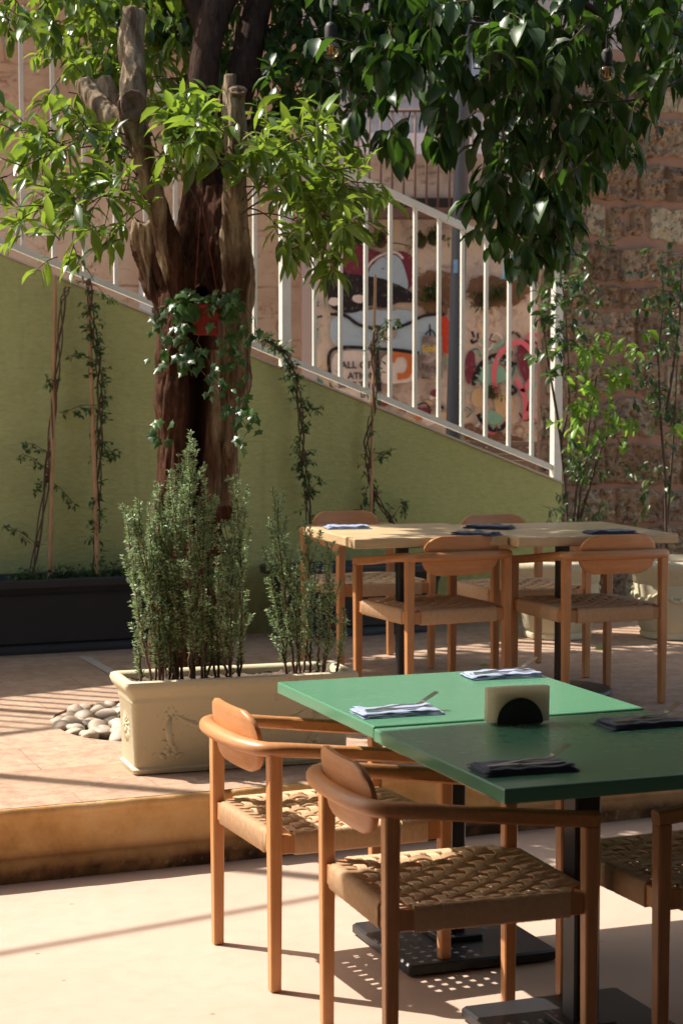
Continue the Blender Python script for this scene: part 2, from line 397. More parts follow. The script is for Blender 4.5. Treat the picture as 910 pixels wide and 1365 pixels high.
# cream cast planter
t = NT('cream_cast_stone'); co = t.co(); n1 = t.noise(co, 4, 8, .7); n2 = t.noise(co, 35, 7, .7)
c = t.mix(n1, (.52, .455, .30), (.60, .54, .375))
c = t.mix(t.ramp(n2, [(.60, 0), (.72, .6)]), c, (.30, .23, .15))
gn = t.node('ShaderNodeNewGeometry')
c = t.mix(t.ramp(t.noise(co, 16, 9, .8), [(.66, 0), (.69, .8)]), c, (.24, .12, .07))
t.base(c); t.rough(.7, .3); t.bump(n2, .35, .006); M['cream'] = t.mat
t = NT('pebble_stone'); oi = t.node('ShaderNodeObjectInfo'); co = t.co()
c = t.ramp(oi.outputs['Random'], [(0, (.50, .42, .31)), (.3, (.44, .34, .24)), (.5, (.36, .27, .20)), (.7, (.56, .50, .41)), (1, (.42, .38, .33))])
c = t.mix(t.noise(co, 30, 5), c, (.45, .36, .27)); t.base(c); t.rough(.6, .35); M['pebble'] = t.mat
# glass
t = NT('bulb_glass'); lw = t.node('ShaderNodeLayerWeight'); lw.inputs[0].default_value = .35
tb = t.node('ShaderNodeBsdfTransparent'); tb.inputs[0].default_value = (.86, .80, .66, 1); gl = t.node('ShaderNodeBsdfGlossy'); gl.inputs[1].default_value = .05; gl.inputs[0].default_value = (1, .95, .85, 1)
mx = t.node('ShaderNodeMixShader'); t.l.new(t.ramp(lw.outputs['Facing'], [(.0, .06), (.6, .25), (1, .95)]), mx.inputs[0]); t.l.new(tb.outputs[0], mx.inputs[1]); t.l.new(gl.outputs[0], mx.inputs[2]); t.l.new(mx.outputs[0], t.out.inputs[0]); M['glass'] = t.mat
t = NT('filament'); t.base((.8, .38, .10)); t.rough(.5); M['filament'] = t.mat
t = NT('poster_photo'); co = t.co(); n = t.noise(co, 9, 8, .7)
t.base(t.ramp(n, [(.35, (.05, .05, .055)), (.5, (.24, .22, .21)), (.65, (.5, .48, .46))])); t.rough(.5); M['poster'] = t.mat
t = NT('poster_blue'); co = t.co(); t.base(t.mix(t.noise(co, 6, 4), (.03, .22, .38), (.06, .33, .50))); t.rough(.5); M['poster_blue'] = t.mat
M['yellow'] = simple('yellow_print', (.75, .62, .04), .6)
M['white_print'] = simple('white_print', (.75, .78, .8), .6)
M['black_paint'] = simple('black_lettering', (.03, .03, .035), .7)
t = NT('window_glass'); t.base((.25, .30, .36)); t.rough(.12); M['pane'] = t.mat

# ------------------------------------------------------------------ setting: ground, floors, step
U = Vector((.921, .389, 0)); N_ = Vector((-.389, .921, 0))
TZ = .25
mb = MB(); mb.poly([(-150, -150, -.03), (150, -150, -.03), (150, 250, -.03), (-150, 250, -.03)])
tag(mb.build('ground', M['cement'], smooth=False), kind='structure')
E0 = Vector((-1.12, 6.15, 0))
def E(s, d=0.0, z=0.0): p = E0 + U * s + N_ * d; p.z = z; return p
mb = MB(); mb.poly([E(-7, -10, 0), E(9, -10, 0), E(9, .05, 0), E(-7, .05, 0)])
tag(mb.build('courtyard_floor', M['cement'], smooth=False), kind='structure')
# terrace floor with round tree pit
PIT = Vector((-.66, 7.86, TZ)); PR = .56
outer = [E(-7, 0, TZ), E(9, 0, TZ), E(9, 9, TZ), E(-7, 9, TZ)]
hole = [PIT + Vector((PR * math.cos(a), PR * math.sin(a), 0)) * (1 + .02 * math.sin(5 * a)) for a in [2 * math.pi * k / 48 for k in range(48)]]
hole = [Vector((h.x, h.y, TZ)) for h in hole]
mb = MB(); allp = outer + hole; ids = [mb.vert(p) for p in allp]
for tr in tessellate_polygon([outer, hole]): mb.face([ids[i] for i in tr])
lowr = [mb.vert((h.x, h.y, TZ - .06)) for h in hole]
for k in range(48): mb.face((ids[4 + k], ids[4 + (k + 1) % 48], lowr[(k + 1) % 48], lowr[k]))
o = mb.build('terrace_floor', M['slabs'], smooth=False); fix_normals(o); tag(o, kind='structure')
mb = MB(); mb.lathe([(.001, -.035), (PR * 1.05, -.04)], PIT, 40, False)
tag(mb.build('tree_pit_soil', M['soil']), kind='structure')
# riser: overhanging slab nosing, face, low ledge
mb = MB()
prof = [(.0, TZ - .001), (-.012, TZ - .004), (-.016, TZ - .02), (-.012, TZ - .034), (.006, TZ - .038), (.006, TZ - .08), (.008, TZ - .13), (.006, .085), (-.004, .078), (-.02, .072), (-.024, .05), (-.022, 0.0), (-.02, -.02)]
rs = []
for i in range(900):
    s_ = -6.5 + i * 15.0 / 899; r = []
    for (d, z) in prof:
        n1 = noise.noise(Vector((s_ * 9, d * 20, z * 25))) * .006 + noise.noise(Vector((s_ * 40, z * 60, 3))) * .0025
        if abs(s_ - .78) < .012 and z > TZ - .035: n1 -= .0; d += .02
        r.append(E(s_, d + n1, z - (abs(noise.noise(Vector((s_ * 14, 0, 5)))) * .006 if z > TZ - .03 and z < TZ - .002 else 0)))
    rs.append(r)
mb.rings(rs, False, False)
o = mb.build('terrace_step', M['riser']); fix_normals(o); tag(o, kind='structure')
mb = MB(); a, b = on(112, 876, TZ), on(160, 903, TZ); w = Vector((.035, .0, 0))
mb.poly([(a.x - .03, a.y, TZ + .004), (b.x - .03, b.y, TZ + .004), (b.x + .03, b.y, TZ + .004), (a.x + .03, a.y, TZ + .004)])
tag(mb.build('pale_floor_strip', simple('pale_strip', (.42, .36, .30), .8, 0, .25, 20), smooth=False), kind='structure')
# street behind the stairs
mb = MB(); mb.poly([(-14, 11.7, 1.0), (1.2, 12.6, 1.0), (14, 18.5, 1.0), (14, 40, 1.0), (-14, 40, 1.0)])
tag(mb.build('street', M['slabs'], smooth=False), kind='structure')

# ------------------------------------------------------------------ olive wall with sloping top
W0 = Vector((-1.9, 9.99, 0))
def wall_t(px):
    k = (px - 455.0) / F_PX     # X = k*Y
    return (k * W0.y - W0.x) / (U.x - k * U.y)
def W(t, d=0.0, z=0.0): p = W0 + U * t + N_ * d; p.z = z; return p
T0, T1 = -3.6, wall_t(749)
Za = at(0, 338, W(wall_t(0)).y).z; Zb = at(748, 645, W(T1).y).z; ta = wall_t(0)
def topz(t): return Za + (Zb - Za) * (t - ta) / (T1 - ta)
mb = MB(); NX, NZ = 90, 40
for side in (0, 1):
    d = 0.0 if side == 0 else .18
    ids = []
    for i in range(NX + 1):
        t_ = T0 + (T1 - T0) * i / NX; tz = topz(t_)
        ids.append([mb.vert(W(t_, d + (noise.noise(Vector((t_ * 1.3, z * 1.3, 0))) * .006 if side == 0 else 0), z)) for z in [TZ - .1 + (tz - TZ + .1) * j / NZ for j in range(NZ + 1)]])
    for i in range(NX):
        for j in range(NZ): mb.face((ids[i][j], ids[i + 1][j], ids[i + 1][j + 1], ids[i][j + 1]))
    if side == 0: f0 = ids
    else: f1 = ids
for i in range(NX): mb.face((f0[i][-1], f0[i + 1][-1], f1[i + 1][-1], f1[i][-1]))
for j in range(NZ): mb.face((f0[-1][j], f0[-1][j + 1], f1[-1][j + 1], f1[-1][j])); mb.face((f0[0][j], f0[0][j + 1], f1[0][j + 1], f1[0][j]))
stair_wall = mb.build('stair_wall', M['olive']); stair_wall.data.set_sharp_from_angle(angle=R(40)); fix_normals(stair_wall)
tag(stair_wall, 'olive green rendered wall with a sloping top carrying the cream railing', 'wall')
mb = MB(); rs = []
for i in range(60):
    t_ = T0 + (T1 - T0) * i / 59; z = topz(t_)
    rs.append([W(t_, -.012, z + .002), W(t_, -.014, z + .014), W(t_, .19, z + .014), W(t_, .19, z + .002)])
mb.rings(rs); mb.build('coping', simple('pale_coping', (.55, .5, .4), .85, 0, .2, 20), stair_wall, smooth=False)
# stairs behind
mb = MB()
n = 24
for i in range(n):
    t1 = T1 - i * (T1 - T0) / n; t0 = T1 - (i + 1) * (T1 - T0) / n; z = topz((t0 + t1) / 2) - .12
    p = [W(t0, .185, z), W(t1, .185, z), W(t1, 1.5, z), W(t0, 1.5, z)]
    q = [Vector((v.x, v.y, .2)) for v in p]
    ids = [mb.vert(v) for v in p + q]
    for f_ in ((0, 1, 2, 3), (0, 1, 5, 4), (1, 2, 6, 5), (2, 3, 7, 6), (3, 0, 4, 7)): mb.face([ids[k] for k in f_])
tag(mb.build('stairs', M['slab'], smooth=False), kind='structure')

# railing
rail = empty('stair_railing', W(wall_t(748), .07, topz(T1)))
RM = rail.location.copy()
def loc(p): return Vector(p) - RM
HR = 1.29
def sweep_bar(t0, t1, h, sy, sz):
    mb = MB(); rs = []
    for t_ in (t0, t1):
        z = topz(t_) + h
        rs.append([loc(W(t_, .07 - sy / 2, z - sz / 2)), loc(W(t_, .07 + sy / 2, z - sz / 2)), loc(W(t_, .07 + sy / 2, z + sz / 2)), loc(W(t_, .07 - sy / 2, z + sz / 2))])
    mb.rings(rs); return mb
sweep_bar(T0, T1, HR, .045, .04).build('top_rail', M['white_metal'], rail, False)
sweep_bar(T0, T1, .085, .03, .035).build('bottom_rail', M['white_metal'], rail, False)
rotU = Matrix.Rotation(math.atan2(U.y, U.x), 4, 'Z')
pxs = [-2, 38, 79, 120, 161, 201, 241, 277, 312, 346, 425.5, 460, 493.5, 526, 559, 591, 622, 653.5, 684.5, 715.5]
ts = [wall_t(p) for p in pxs]
tt = ts[0] - .165
while tt > T0: ts.append(tt); tt -= .165
for t_ in ts:
    mb = MB(); z0, z1 = topz(t_) + .10, topz(t_) + HR - .018
    mb.box((0, 0, (z0 + z1) / 2 - RM.z), (.021, .021, z1 - z0), Matrix.Translation((W(t_, .07) - Vector((RM.x, RM.y, 0)))) @ rotU)
    mb.build('baluster', M['white_metal'], rail, False)
for t_ in (T1 - .005, wall_t(386), wall_t(-58), -2.4):
    mb = MB(); z0, z1 = topz(t_) + .0, topz(t_) + HR + .02
    mb.box((0, 0, (z0 + z1) / 2 - RM.z), (.054, .054, z1 - z0), Matrix.Translation((W(t_, .07) - Vector((RM.x, RM.y, 0)))) @ rotU)
    mb.build('newel_post', M['white_metal'], rail, False)
tag(rail, 'cream painted metal railing stepping down the sloping olive wall', 'railing')

# ------------------------------------------------------------------ background buildings
# left: salmon masonry wall with shutter
LY = 13.0
def slab_wall(name, x0, x1, z0, z1, y, th, mat, amp=.02, res=.09, parent=None):
    mb = MB(); nx = max(2, int((x1 - x0) / res)); nz = max(2, int((z1 - z0) / res)); ids = []
    for i in range(nx + 1):
        ids.append([mb.vert((x0 + (x1 - x0) * i / nx, y + amp * noise.fractal(Vector((x0 + (x1 - x0) * i / nx, 0, z0 + (z1 - z0) * j / nz)) * 2.2, 1, 2, 5), z0 + (z1 - z0) * j / nz)) for j in range(nz + 1)])
    for i in range(nx):
        for j in range(nz): mb.face((ids[i][j], ids[i + 1][j], ids[i + 1][j + 1], ids[i][j + 1]))
    b = [mb.vert(p) for p in ((x0, y + th, z0), (x1, y + th, z0), (x1, y + th, z1), (x0, y + th, z1))]
    mb.face(b[::-1])
    mb.face([ids[0][j] for j in range(nz + 1)] + [b[3], b[0]]); mb.face([ids[-1][j] for j in range(nz + 1)] + [b[2], b[1]])
    mb.face([ids[i][-1] for i in range(nx + 1)] + [b[2], b[3]])
    o = mb.build(name, mat, parent); o.data.set_sharp_from_angle(angle=R(50)); fix_normals(o); return o
xr = at(400, 400, LY).x
lb = empty('old_house', (at(200, 400, LY).x, LY, 1.0))
def offs(o, par): o.matrix_parent_inverse = Matrix.Translation(-par.location); return o
offs(slab_wall('wall', -9, xr, .2, 5.2, LY, .5, M['salmon'], .035, .07, lb), lb)
sx0, sx1 = at(203, 400, LY).x, at(262, 400, LY).x; sz0, sz1 = .4, at(0, 318, LY).z
mb = MB()
for k in range(34):
    z = sz0 + (sz1 - sz0) * k / 34
    mb.box((0, 0, 0), (sx1 - sx0 - .05, .012, .05), Matrix.Translation(((sx0 + sx1) / 2, LY - .07, z)) @ Matrix.Rotation(R(35), 4, 'X'))
mb.box(((sx0 + sx1) / 2, LY - .05, (sz0 + sz1) / 2), (sx1 - sx0 - .02, .01, sz1 - sz0))
offs(mb.build('shutter', M['shutter'], lb, False), lb)
mb = MB()
for x in (sx0 - .035, sx1 + .035): mb.box((x, LY - .06, (sz0 + sz1) / 2), (.085, .09, sz1 - sz0))
mb.box(((sx0 + sx1) / 2, LY - .062, sz1 + .05), (sx1 - sx0 + .16, .09, .1))
offs(mb.build('shutter_frame', simple('pale_frame', (.55, .5, .46), .8), lb, False), lb)
tag(lb, 'salmon coloured old masonry house with a red brown louvred shutter', 'house')
# mural wall
GY = 15.0
gx0, gx1 = at(396, 400, GY).x, at(735, 400, GY).x
zled = at(0, 292, GY).z
mural = slab_wall('mural_wall', gx0, gx1, .4, zled, GY, .5, M['plaster'], .012, .05)
mural.data.set_sharp_from_angle(angle=R(60))
tag(mural, 'peeling plaster wall with a faded graffiti mural behind the railing', 'wall')
def g(px, py, layer=1): p = at(px, py, GY); return Vector((p.x, GY - .02 - .004 * layer, p.z))
def smoothpoly(pts, it=2, jag=1.2, fr=.3):
    for _ in range(it):
        q = []
        for i in range(len(pts)):
            a, b = pts[i], pts[(i + 1) % len(pts)]
            q += [(a[0] * .75 + b[0] * .25, a[1] * .75 + b[1] * .25), (a[0] * .25 + b[0] * .75, a[1] * .25 + b[1] * .75)]
        pts = q
    return [(x + jag * noise.noise(Vector((x * fr, y * fr, 0))), y + jag * noise.noise(Vector((x * fr, y * fr, 9)))) for x, y in pts]
def stroke(pts, w):
    P = [Vector((x, y, 0)) for x, y in pts]; Q = []
    for i in range(len(P) - 1):
        p0, p1, p2, p3 = P[max(i - 1, 0)], P[i], P[i + 1], P[min(i + 2, len(P) - 1)]
        for k in range(5):
            t = k / 5; Q.append(.5 * ((2 * p1) + (p2 - p0) * t + (2 * p0 - 5 * p1 + 4 * p2 - p3) * t * t + (-p0 + 3 * p1 - 3 * p2 + p3) * t ** 3))
    Q.append(P[-1]); L, Rr = [], []
    for i, p in enumerate(Q):
        d = (Q[min(i + 1, len(Q) - 1)] - Q[max(i - 1, 0)]).normalized(); nrm = Vector((-d.y, d.x, 0)) * (w / 2 * (1 + .25 * noise.noise(p * .2)))
        L.append(p + nrm); Rr.append(p - nrm)
    return L, Rr
keys = list(PM); mb = MB()
def blob(c, pts, layer): mb.mi = keys.index(c); mb.poly([g(x, y, layer) for x, y in (smoothpoly(pts, 3, 9, .17) if c == 'stone' else smoothpoly(pts))])
def line(c, pts, w, layer):
    mb.mi = keys.index(c); L, Rr = stroke(pts, w)
    a = [mb.vert(g(p.x, p.y, layer)) for p in L]; b = [mb.vert(g(p.x, p.y, layer)) for p in Rr]
    for i in range(len(a) - 1): mb.face((a[i], a[i + 1], b[i + 1], b[i]))
blob('maroon', [(437, 345), (440, 330), (452, 326), (462, 332), (470, 322), (490, 330), (510, 339), (530, 335), (545, 337), (556, 352), (553, 372), (541, 392), (530, 380), (505, 370), (478, 372), (450, 366)], 1)
blob('sky', [(488, 370), (496, 352), (512, 340), (527, 339), (537, 350), (547, 388), (525, 384), (505, 376)], 2)
line('white', [(485, 368), (494, 350), (511, 339), (527, 337), (537, 345)], 3, 4)
blob('black', [(436, 385), (440, 360), (460, 364), (480, 368), (508, 370), (535, 382), (556, 394), (552, 404), (530, 403), (512, 413), (494, 405), (478, 417), (455, 417), (438, 410)], 3)
blob('white', [(438, 398), (450, 396), (455, 404), (446, 409), (438, 406)], 4)
blob('white', [(468, 395), (482, 392), (490, 400), (480, 405), (470, 402)], 4)
blob('sky', [(440, 420), (470, 418), (495, 412), (512, 415), (545, 412), (556, 424), (592, 416), (602, 436), (600, 470), (565, 474), (500, 468), (440, 466)], 2)
blob('grey', [(505, 440), (530, 438), (528, 450), (512, 460), (503, 452)], 4)
line('black', [(440, 419), (460, 421), (478, 433), (500, 438), (524, 438), (545, 431), (565, 421), (592, 419)], 4.2, 5)
blob('white', [(441, 478), (450, 468), (485, 467), (499, 472), (501, 510), (502, 560), (470, 545), (442, 515)], 2)
blob('white', [(506, 485), (512, 473), (530, 468), (556, 473), (556, 500), (548, 510), (520, 512), (506, 510)], 2)
line('black', [(440, 500), (438, 478), (444, 466), (465, 463), (500, 465), (530, 467), (558, 471)], 4.5, 5)
line('black', [(501, 466), (502, 490), (505, 522)], 7, 5)
line('orange', [(521, 482), (528, 472), (542, 474), (547, 488), (541, 500), (529, 502)], 9, 4)
blob('red', [(581, 452), (584, 420), (599, 422), (603, 470), (590, 472)], 3)
line('black', [(566, 446), (574, 440), (580, 448)], 2, 5); line('black', [(572, 432), (573, 448)], 2, 5)
line('red', [(452, 445), (452, 445.5)], 1, 3)
blob('teal', [(408, 440), (422, 428), (424, 460), (412, 470)], 3)
blob('teal', [(412, 500), (430, 505), (432, 520), (414, 515)], 3); blob('black', [(438, 506), (443, 515), (448, 522), (440, 520)], 4)
blob('orange', [(552, 548), (560, 548), (562, 558), (555, 563)], 3); blob('white', [(560, 552), (576, 556), (580, 566), (565, 568)], 2)
line('black', [(556, 540), (566, 537), (572, 544)], 2.4, 5); blob('black', [(570, 546), (576, 552), (570, 554)], 5)
blob('stone', [(556, 370), (560, 362), (598, 360), (604, 372), (604, 420), (580, 418), (558, 410), (553, 390)], 1)
blob('stone', [(622, 372), (660, 368), (700, 374), (704, 400), (668, 412), (640, 408), (622, 398)], 1)
blob('stone', [(612, 560), (650, 575), (700, 582), (705, 600), (640, 598), (612, 580)], 1)
blob('cream', [(628, 520), (645, 515), (650, 530), (640, 545), (628, 540)], 2); blob('cream', [(658, 525), (680, 520), (686, 545), (672, 560), (658, 548)], 2)
blob('maroon', [(620, 470), (632, 466), (634, 500), (624, 515), (618, 500)], 2); blob('maroon', [(688, 458), (704, 450), (712, 470), (710, 505), (700, 512), (690, 490)], 2)
blob('mint', [(636, 505), (644, 488), (660, 484), (672, 490), (676, 505), (664, 512), (645, 515)], 3)
blob('mint', [(640, 548), (655, 546), (672, 556), (662, 567), (648, 564)], 3)
blob('mint', [(594, 475), (602, 472), (604, 498), (596, 495)], 3); blob('mint', [(702, 476), (712, 478), (713, 495), (704, 494)], 3)
blob('mint', [(698, 524), (706, 522), (706, 532), (698, 533)], 3)
line('black', [(630, 514), (634, 498), (644, 482), (660, 474), (674, 478), (680, 490)], 6, 4)
for (a, b) in (((631, 508), (637, 511)), ((633, 500), (640, 503)), ((639, 490), (645, 494)), ((646, 482), (650, 487)), ((655, 477), (657, 483)), ((664, 475), (663, 481)), ((673, 479), (669, 485)), ((678, 486), (673, 490))): line('mint', [a, b], 2.2, 6)
line('black', [(636, 552), (644, 564), (656, 573), (668, 570), (674, 562)], 6, 4)
for (a, b) in (((640, 556), (644, 553)), ((647, 566), (650, 560)), ((656, 572), (657, 565)), ((665, 571), (663, 564))): line('mint', [a, b], 2.2, 6)
line('pink', [(660, 524), (657, 500), (662, 478), (676, 462), (693, 456), (707, 468)], 7, 5)
line('pink', [(687, 506), (697, 520), (705, 506)], 6, 5); line('pink', [(694, 518), (700, 535), (698, 560)], 7, 5); line('pink', [(708, 530), (702, 548)], 6, 5)
for (a, b) in (((642, 452), (646, 465)), ((655, 466), (664, 458)), ((669, 452), (666, 462))): line('mint', [a, b], 3.5, 3)
for (a, b) in (((675, 448), (684, 442)), ((686, 444), (692, 450)), ((628, 442), (631, 450)), ((636, 444), (636, 452))): line('black', [a, b], 3, 5)
blob('mint', [(606, 575), (614, 580), (618, 592), (608, 590)], 3); blob('mint', [(700, 580), (708, 578), (706, 590)], 3)
rs_ = random.Random(4)
for k in range(46):
    x, y = (rs_.uniform(612, 714), rs_.uniform(438, 588)) if k < 34 else (rs_.uniform(408, 434), rs_.uniform(350, 520))
    a_ = rs_.uniform(0, 6.28); l_ = rs_.uniform(4, 13); c_ = rs_.choice(['mint', 'black', 'maroon', 'pink', 'teal', 'white', 'black', 'grey'])
    line(c_, [(x, y), (x + l_ * math.cos(a_) + rs_.uniform(-3, 3), y + l_ * math.sin(a_)), (x + l_ * 1.6 * math.cos(a_ + .8), y + l_ * 1.6 * math.sin(a_ + .8))], rs_.uniform(1.4, 5.0), 1 + k % 2 * .5 if c_ != 'black' else 2.5)
for k in range(26):
    x, y = rs_.uniform(505, 600), rs_.uniform(500, 575); blob(rs_.choice(['grey', 'cream', 'grey', 'white', 'maroon']), [(x + rs_.uniform(4, 11) * math.cos(t0 * 1.05), y + rs_.uniform(2, 7) * math.sin(t0 * 1.05)) for t0 in range(6)], .5 + .1 * (k % 5))
line('black', [(440, 317), (452, 319), (470, 324), (520, 324), (545, 328)], 1.2, 3)
offs(mb.build('mural', [PM[k] for k in keys], mural, False), mural)
def text_mesh(body, h, mat, loc_, parent=None, name='lettering', ext=.001, rot=(R(90), 0, 0), sx=1.0, off=0.0):
    c = bpy.data.curves.new(name, 'FONT'); c.body = body; c.size = h; c.extrude = ext; c.resolution_u = 3; c.offset = off
    o = bpy.data.objects.new(name, c); COL.objects.link(o)
    dg = bpy.context.evaluated_depsgraph_get(); me = bpy.data.meshes.new_from_object(o.evaluated_get(dg))
    bpy.data.objects.remove(o); me.materials.clear(); me.materials.append(mat)
    n = bpy.data.objects.new(name, me); COL.objects.link(n); n.location = loc_; n.rotation_euler = rot; n.scale = (sx, 1, 1)
    if parent is not None: n.parent = parent; offs(n, parent)
    return n
for body, x, y, h in (('ALL OF', 454, 491, 9.6), ('ATION', 463, 505, 9), ('SINC TH', 450, 517, 8.4), ('IST', 480, 530, 7.5)):
    text_mesh(body, h * 1.35 / 166.7, M['black_paint'], g(x, y, 6), mural, off=.002)
po = MB(); a, b = g(561.5, 448), g(588.5, 505)
po.box(((a.x + b.x) / 2, GY - .045, (a.z + b.z) / 2), (b.x - a.x, .004, a.z - b.z))
poster = po.build('poster', M['poster'], None, False); tag(poster, 'small grey photo poster with yellow title stuck on the mural', 'poster')
text_mesh('Sobhie', .076, M['yellow'], Vector((a.x + .003, GY - .049, g(0, 469).z)), poster, off=.001, sx=.72)
# rusty ledge + railing above mural wall
mb = MB(); mb.box(((gx0 + gx1) / 2, GY - .02, zled + .03), (gx1 - gx0, .5, .07))
tag(mb.build('rusty_ledge', M['rust'], None, False), 'rust brown ledge capping the mural wall', 'ledge')
rr = empty('rusty_railing', (gx0, GY - .1, zled + .07))
zt = at(0, 150, GY).z - zled - .07
for k in range(22):
    mb = MB(); mb.tube([(.09 * k + .03, 0, 0), (.09 * k + .03, 0, zt)], .009, 6); mb.build('baluster', M['rust'], rr)
mb = MB(); mb.tube([(0, 0, zt), (2.05, 0, zt)], .014, 6); mb.build('top_rail', M['rust'], rr)
tag(rr, 'thin rusty iron railing on the ledge above the mural', 'railing')
# grey block behind
gb = empty('grey_building', (0, 18, 1))
t = NT('weathered_grey_masonry'); co = t.co(); n1 = t.noise(co, 1.3, 9, .7); n2 = t.noise(t.co((1, 1, 2.5)), 6, 9, .75)
c = t.ramp(n1, [(.35, (.22, .20, .20)), (.5, (.38, .36, .35)), (.62, (.50, .47, .44)), (.7, (.44, .36, .28))]); c = t.mix(t.ramp(n2, [(.36, .8), (.46, 0)]), c, (.15, .12, .11)); t.base(c); t.rough(.9, .2); t.bump(n2, .6, .03); M['masonry'] = t.mat
mb = MB(); mb.box((1.0, 18.6, 4.5), (16, 1, 9)); offs(mb.build('wall', M['masonry'], gb, False), gb)
mb = MB()
a, b = at(520, 262, 17.9), at(640, 300, 17.9); mb.box(((a.x + b.x) / 2, 18.08, (a.z + b.z) / 2), (b.x - a.x, .1, a.z - b.z))
offs(mb.build('dark_opening', M['dark_void'], gb, False), gb)
mb = MB(); a, b = at(480, 178, 17.5), at(660, 206, 17.5); mb.box(((a.x + b.x) / 2, 17.8, (a.z + b.z) / 2), (b.x - a.x, .7, a.z - b.z))
offs(mb.build('balcony_slab', simple('pale_slab', (.6, .57, .58), .85), gb, False), gb)
for x0, y0, x1, y1 in ((840, 60, 930, 122), (600, 40, 660, 130)):
    mb = MB(); a, b = at(x0, y0, 18), at(x1, y1, 18); mb.box(((a.x + b.x) / 2, 18.09, (a.z + b.z) / 2), (b.x - a.x, .04, a.z - b.z)); w_ = offs(mb.build('window', M['pane'], gb, False), gb)
tag(gb, 'plain grey rendered building standing behind the mural wall', 'building')
# concrete pilaster between house and mural
mb = MB(); a = at(404, 300, 14.2); mb.box((a.x, 14.3, 2.2), (.2, .4, 4.6)); 
tag(mb.build('pilaster', M['slab'], None, False), 'pale concrete pilaster at the left end of the mural wall', 'pilaster')
mb = MB(); a, b = at(672, 280, 14.4), at(708, 372, 14.4); mb.box(((a.x + b.x) / 2, 14.45, (a.z + b.z) / 2), (b.x - a.x, .03, a.z - b.z))
bp = mb.build('blue_sign', M['poster_blue'], None, False); tag(bp, 'blue sign with white numbers half hidden by the hanging leaves', 'sign')
text_mesh('101', .17, M['white_print'], Vector((a.x + .01, 14.43, at(0, 322, 14.4).z)), bp, sx=.8, off=.003)
# right: rubble stone wall
SW0 = Vector((1.295, 12.2, 0)); UR = Vector((math.cos(R(24)), math.sin(R(24)), 0)); NR = Vector((-UR.y, UR.x, 0))
def SW(s, z, d=0): p = SW0 + UR * s + NR * d; return Vector((p.x, p.y, z))
stone_wall = empty('stone_wall', SW(0, TZ))
mb = MB(); nx, nz = 60, 70; ids = []
for i in range(nx + 1):
    ids.append([mb.vert(SW(3.2 * i / nx, .1 + 3.75 * j / nz, noise.fractal(Vector((i * .4, 0, j * .4)), 1, 2, 4) * .006)) for j in range(nz + 1)])
for i in range(nx):
    for j in range(nz): mb.face((ids[i][j], ids[i + 1][j], ids[i + 1][j + 1], ids[i][j + 1]))
bk = [mb.vert(p) for p in (SW(.05, .1, .14), SW(.05, 3.85, .14), SW(3.2, .1, .5), SW(3.2, 3.85, .5))]
mb.face(ids[0] + [bk[1], bk[0]]); mb.face([ids[i][-1] for i in range(nx + 1)] + [bk[3], bk[1]]); mb.face(ids[-1] + [bk[3], bk[2]]); mb.face((bk[0], bk[1], bk[3], bk[2]))
offs(mb.build('mortar', M['mortar'], stone_wall), stone_wall)
rng = random.Random(5); mb = MB(); z = .2
while z < 3.72:
    h = rng.choice([.17, .21, .25, .30]); s_ = -.06 - rng.random() * .1
    while s_ < 3.2:
        w = rng.choice([.11, .15, .20, .28, .36, .46]); gap = rng.uniform(.006, .022)
        hh = h * rng.uniform(.82, 1.0); zz = z + (h - hh) * rng.random()
        pale = rng.random() < .09
        mb.col = rng.choice([(.50, .42, .28), (.44, .36, .24)]) if pale else rng.choice([(.38, .26, .165), (.43, .31, .20), (.48, .36, .24), (.31, .215, .145), (.42, .32, .23)])
        rough = .014 if pale else .042
        dep = .022 if pale else rng.uniform(.025, .05)
        a, c = max(6, int(w / .0085)), max(6, int(hh / .0085)); s0 = max(s_, 0.0)
        if s_ + w > .06:
            ids = []
            for i in range(a + 1):
                row = []
                for j in range(c + 1):
                    u, v = i / a, j / c
                    e = min(1, min(u, 1 - u) * w / .012) * min(1, min(v, 1 - v) * hh / .012)
                    q = Vector((s_ + u * w, 0, zz + v * hh))
                    wob = noise.noise(q * 9 + Vector((0, 3, 0))) * .022; wz_ = noise.noise(Vector((q.x * 2.2, 8, q.z * 1.2))) * .05 + noise.noise(q * 12 + Vector((7, 0, 0))) * .018
                    d = -dep * (e ** .5) + noise.fractal(q * 15, .65, 2.1, 5) * rough * 1.3 * e + .004 * (1 - e) + .012 * (1 - min(1, e * 3))
                    row.append(mb.vert(SW(max(0, q.x + wob * .7 * (1 if abs(u - .5) > .3 else .5)), q.z + wz_, d)))
                ids.append(row)
            for i in range(a):
                for j in range(c): mb.face((ids[i][j], ids[i + 1][j], ids[i + 1][j + 1], ids[i][j + 1]))
        s_ += w + gap
    z += h + rng.uniform(.008, .022)
offs(mb.build('rubble_stones', M['rubble'], stone_wall, vc=True), stone_wall)
tag(stone_wall, 'rough brown rubble stone wall with pink mortar at the right', 'wall')

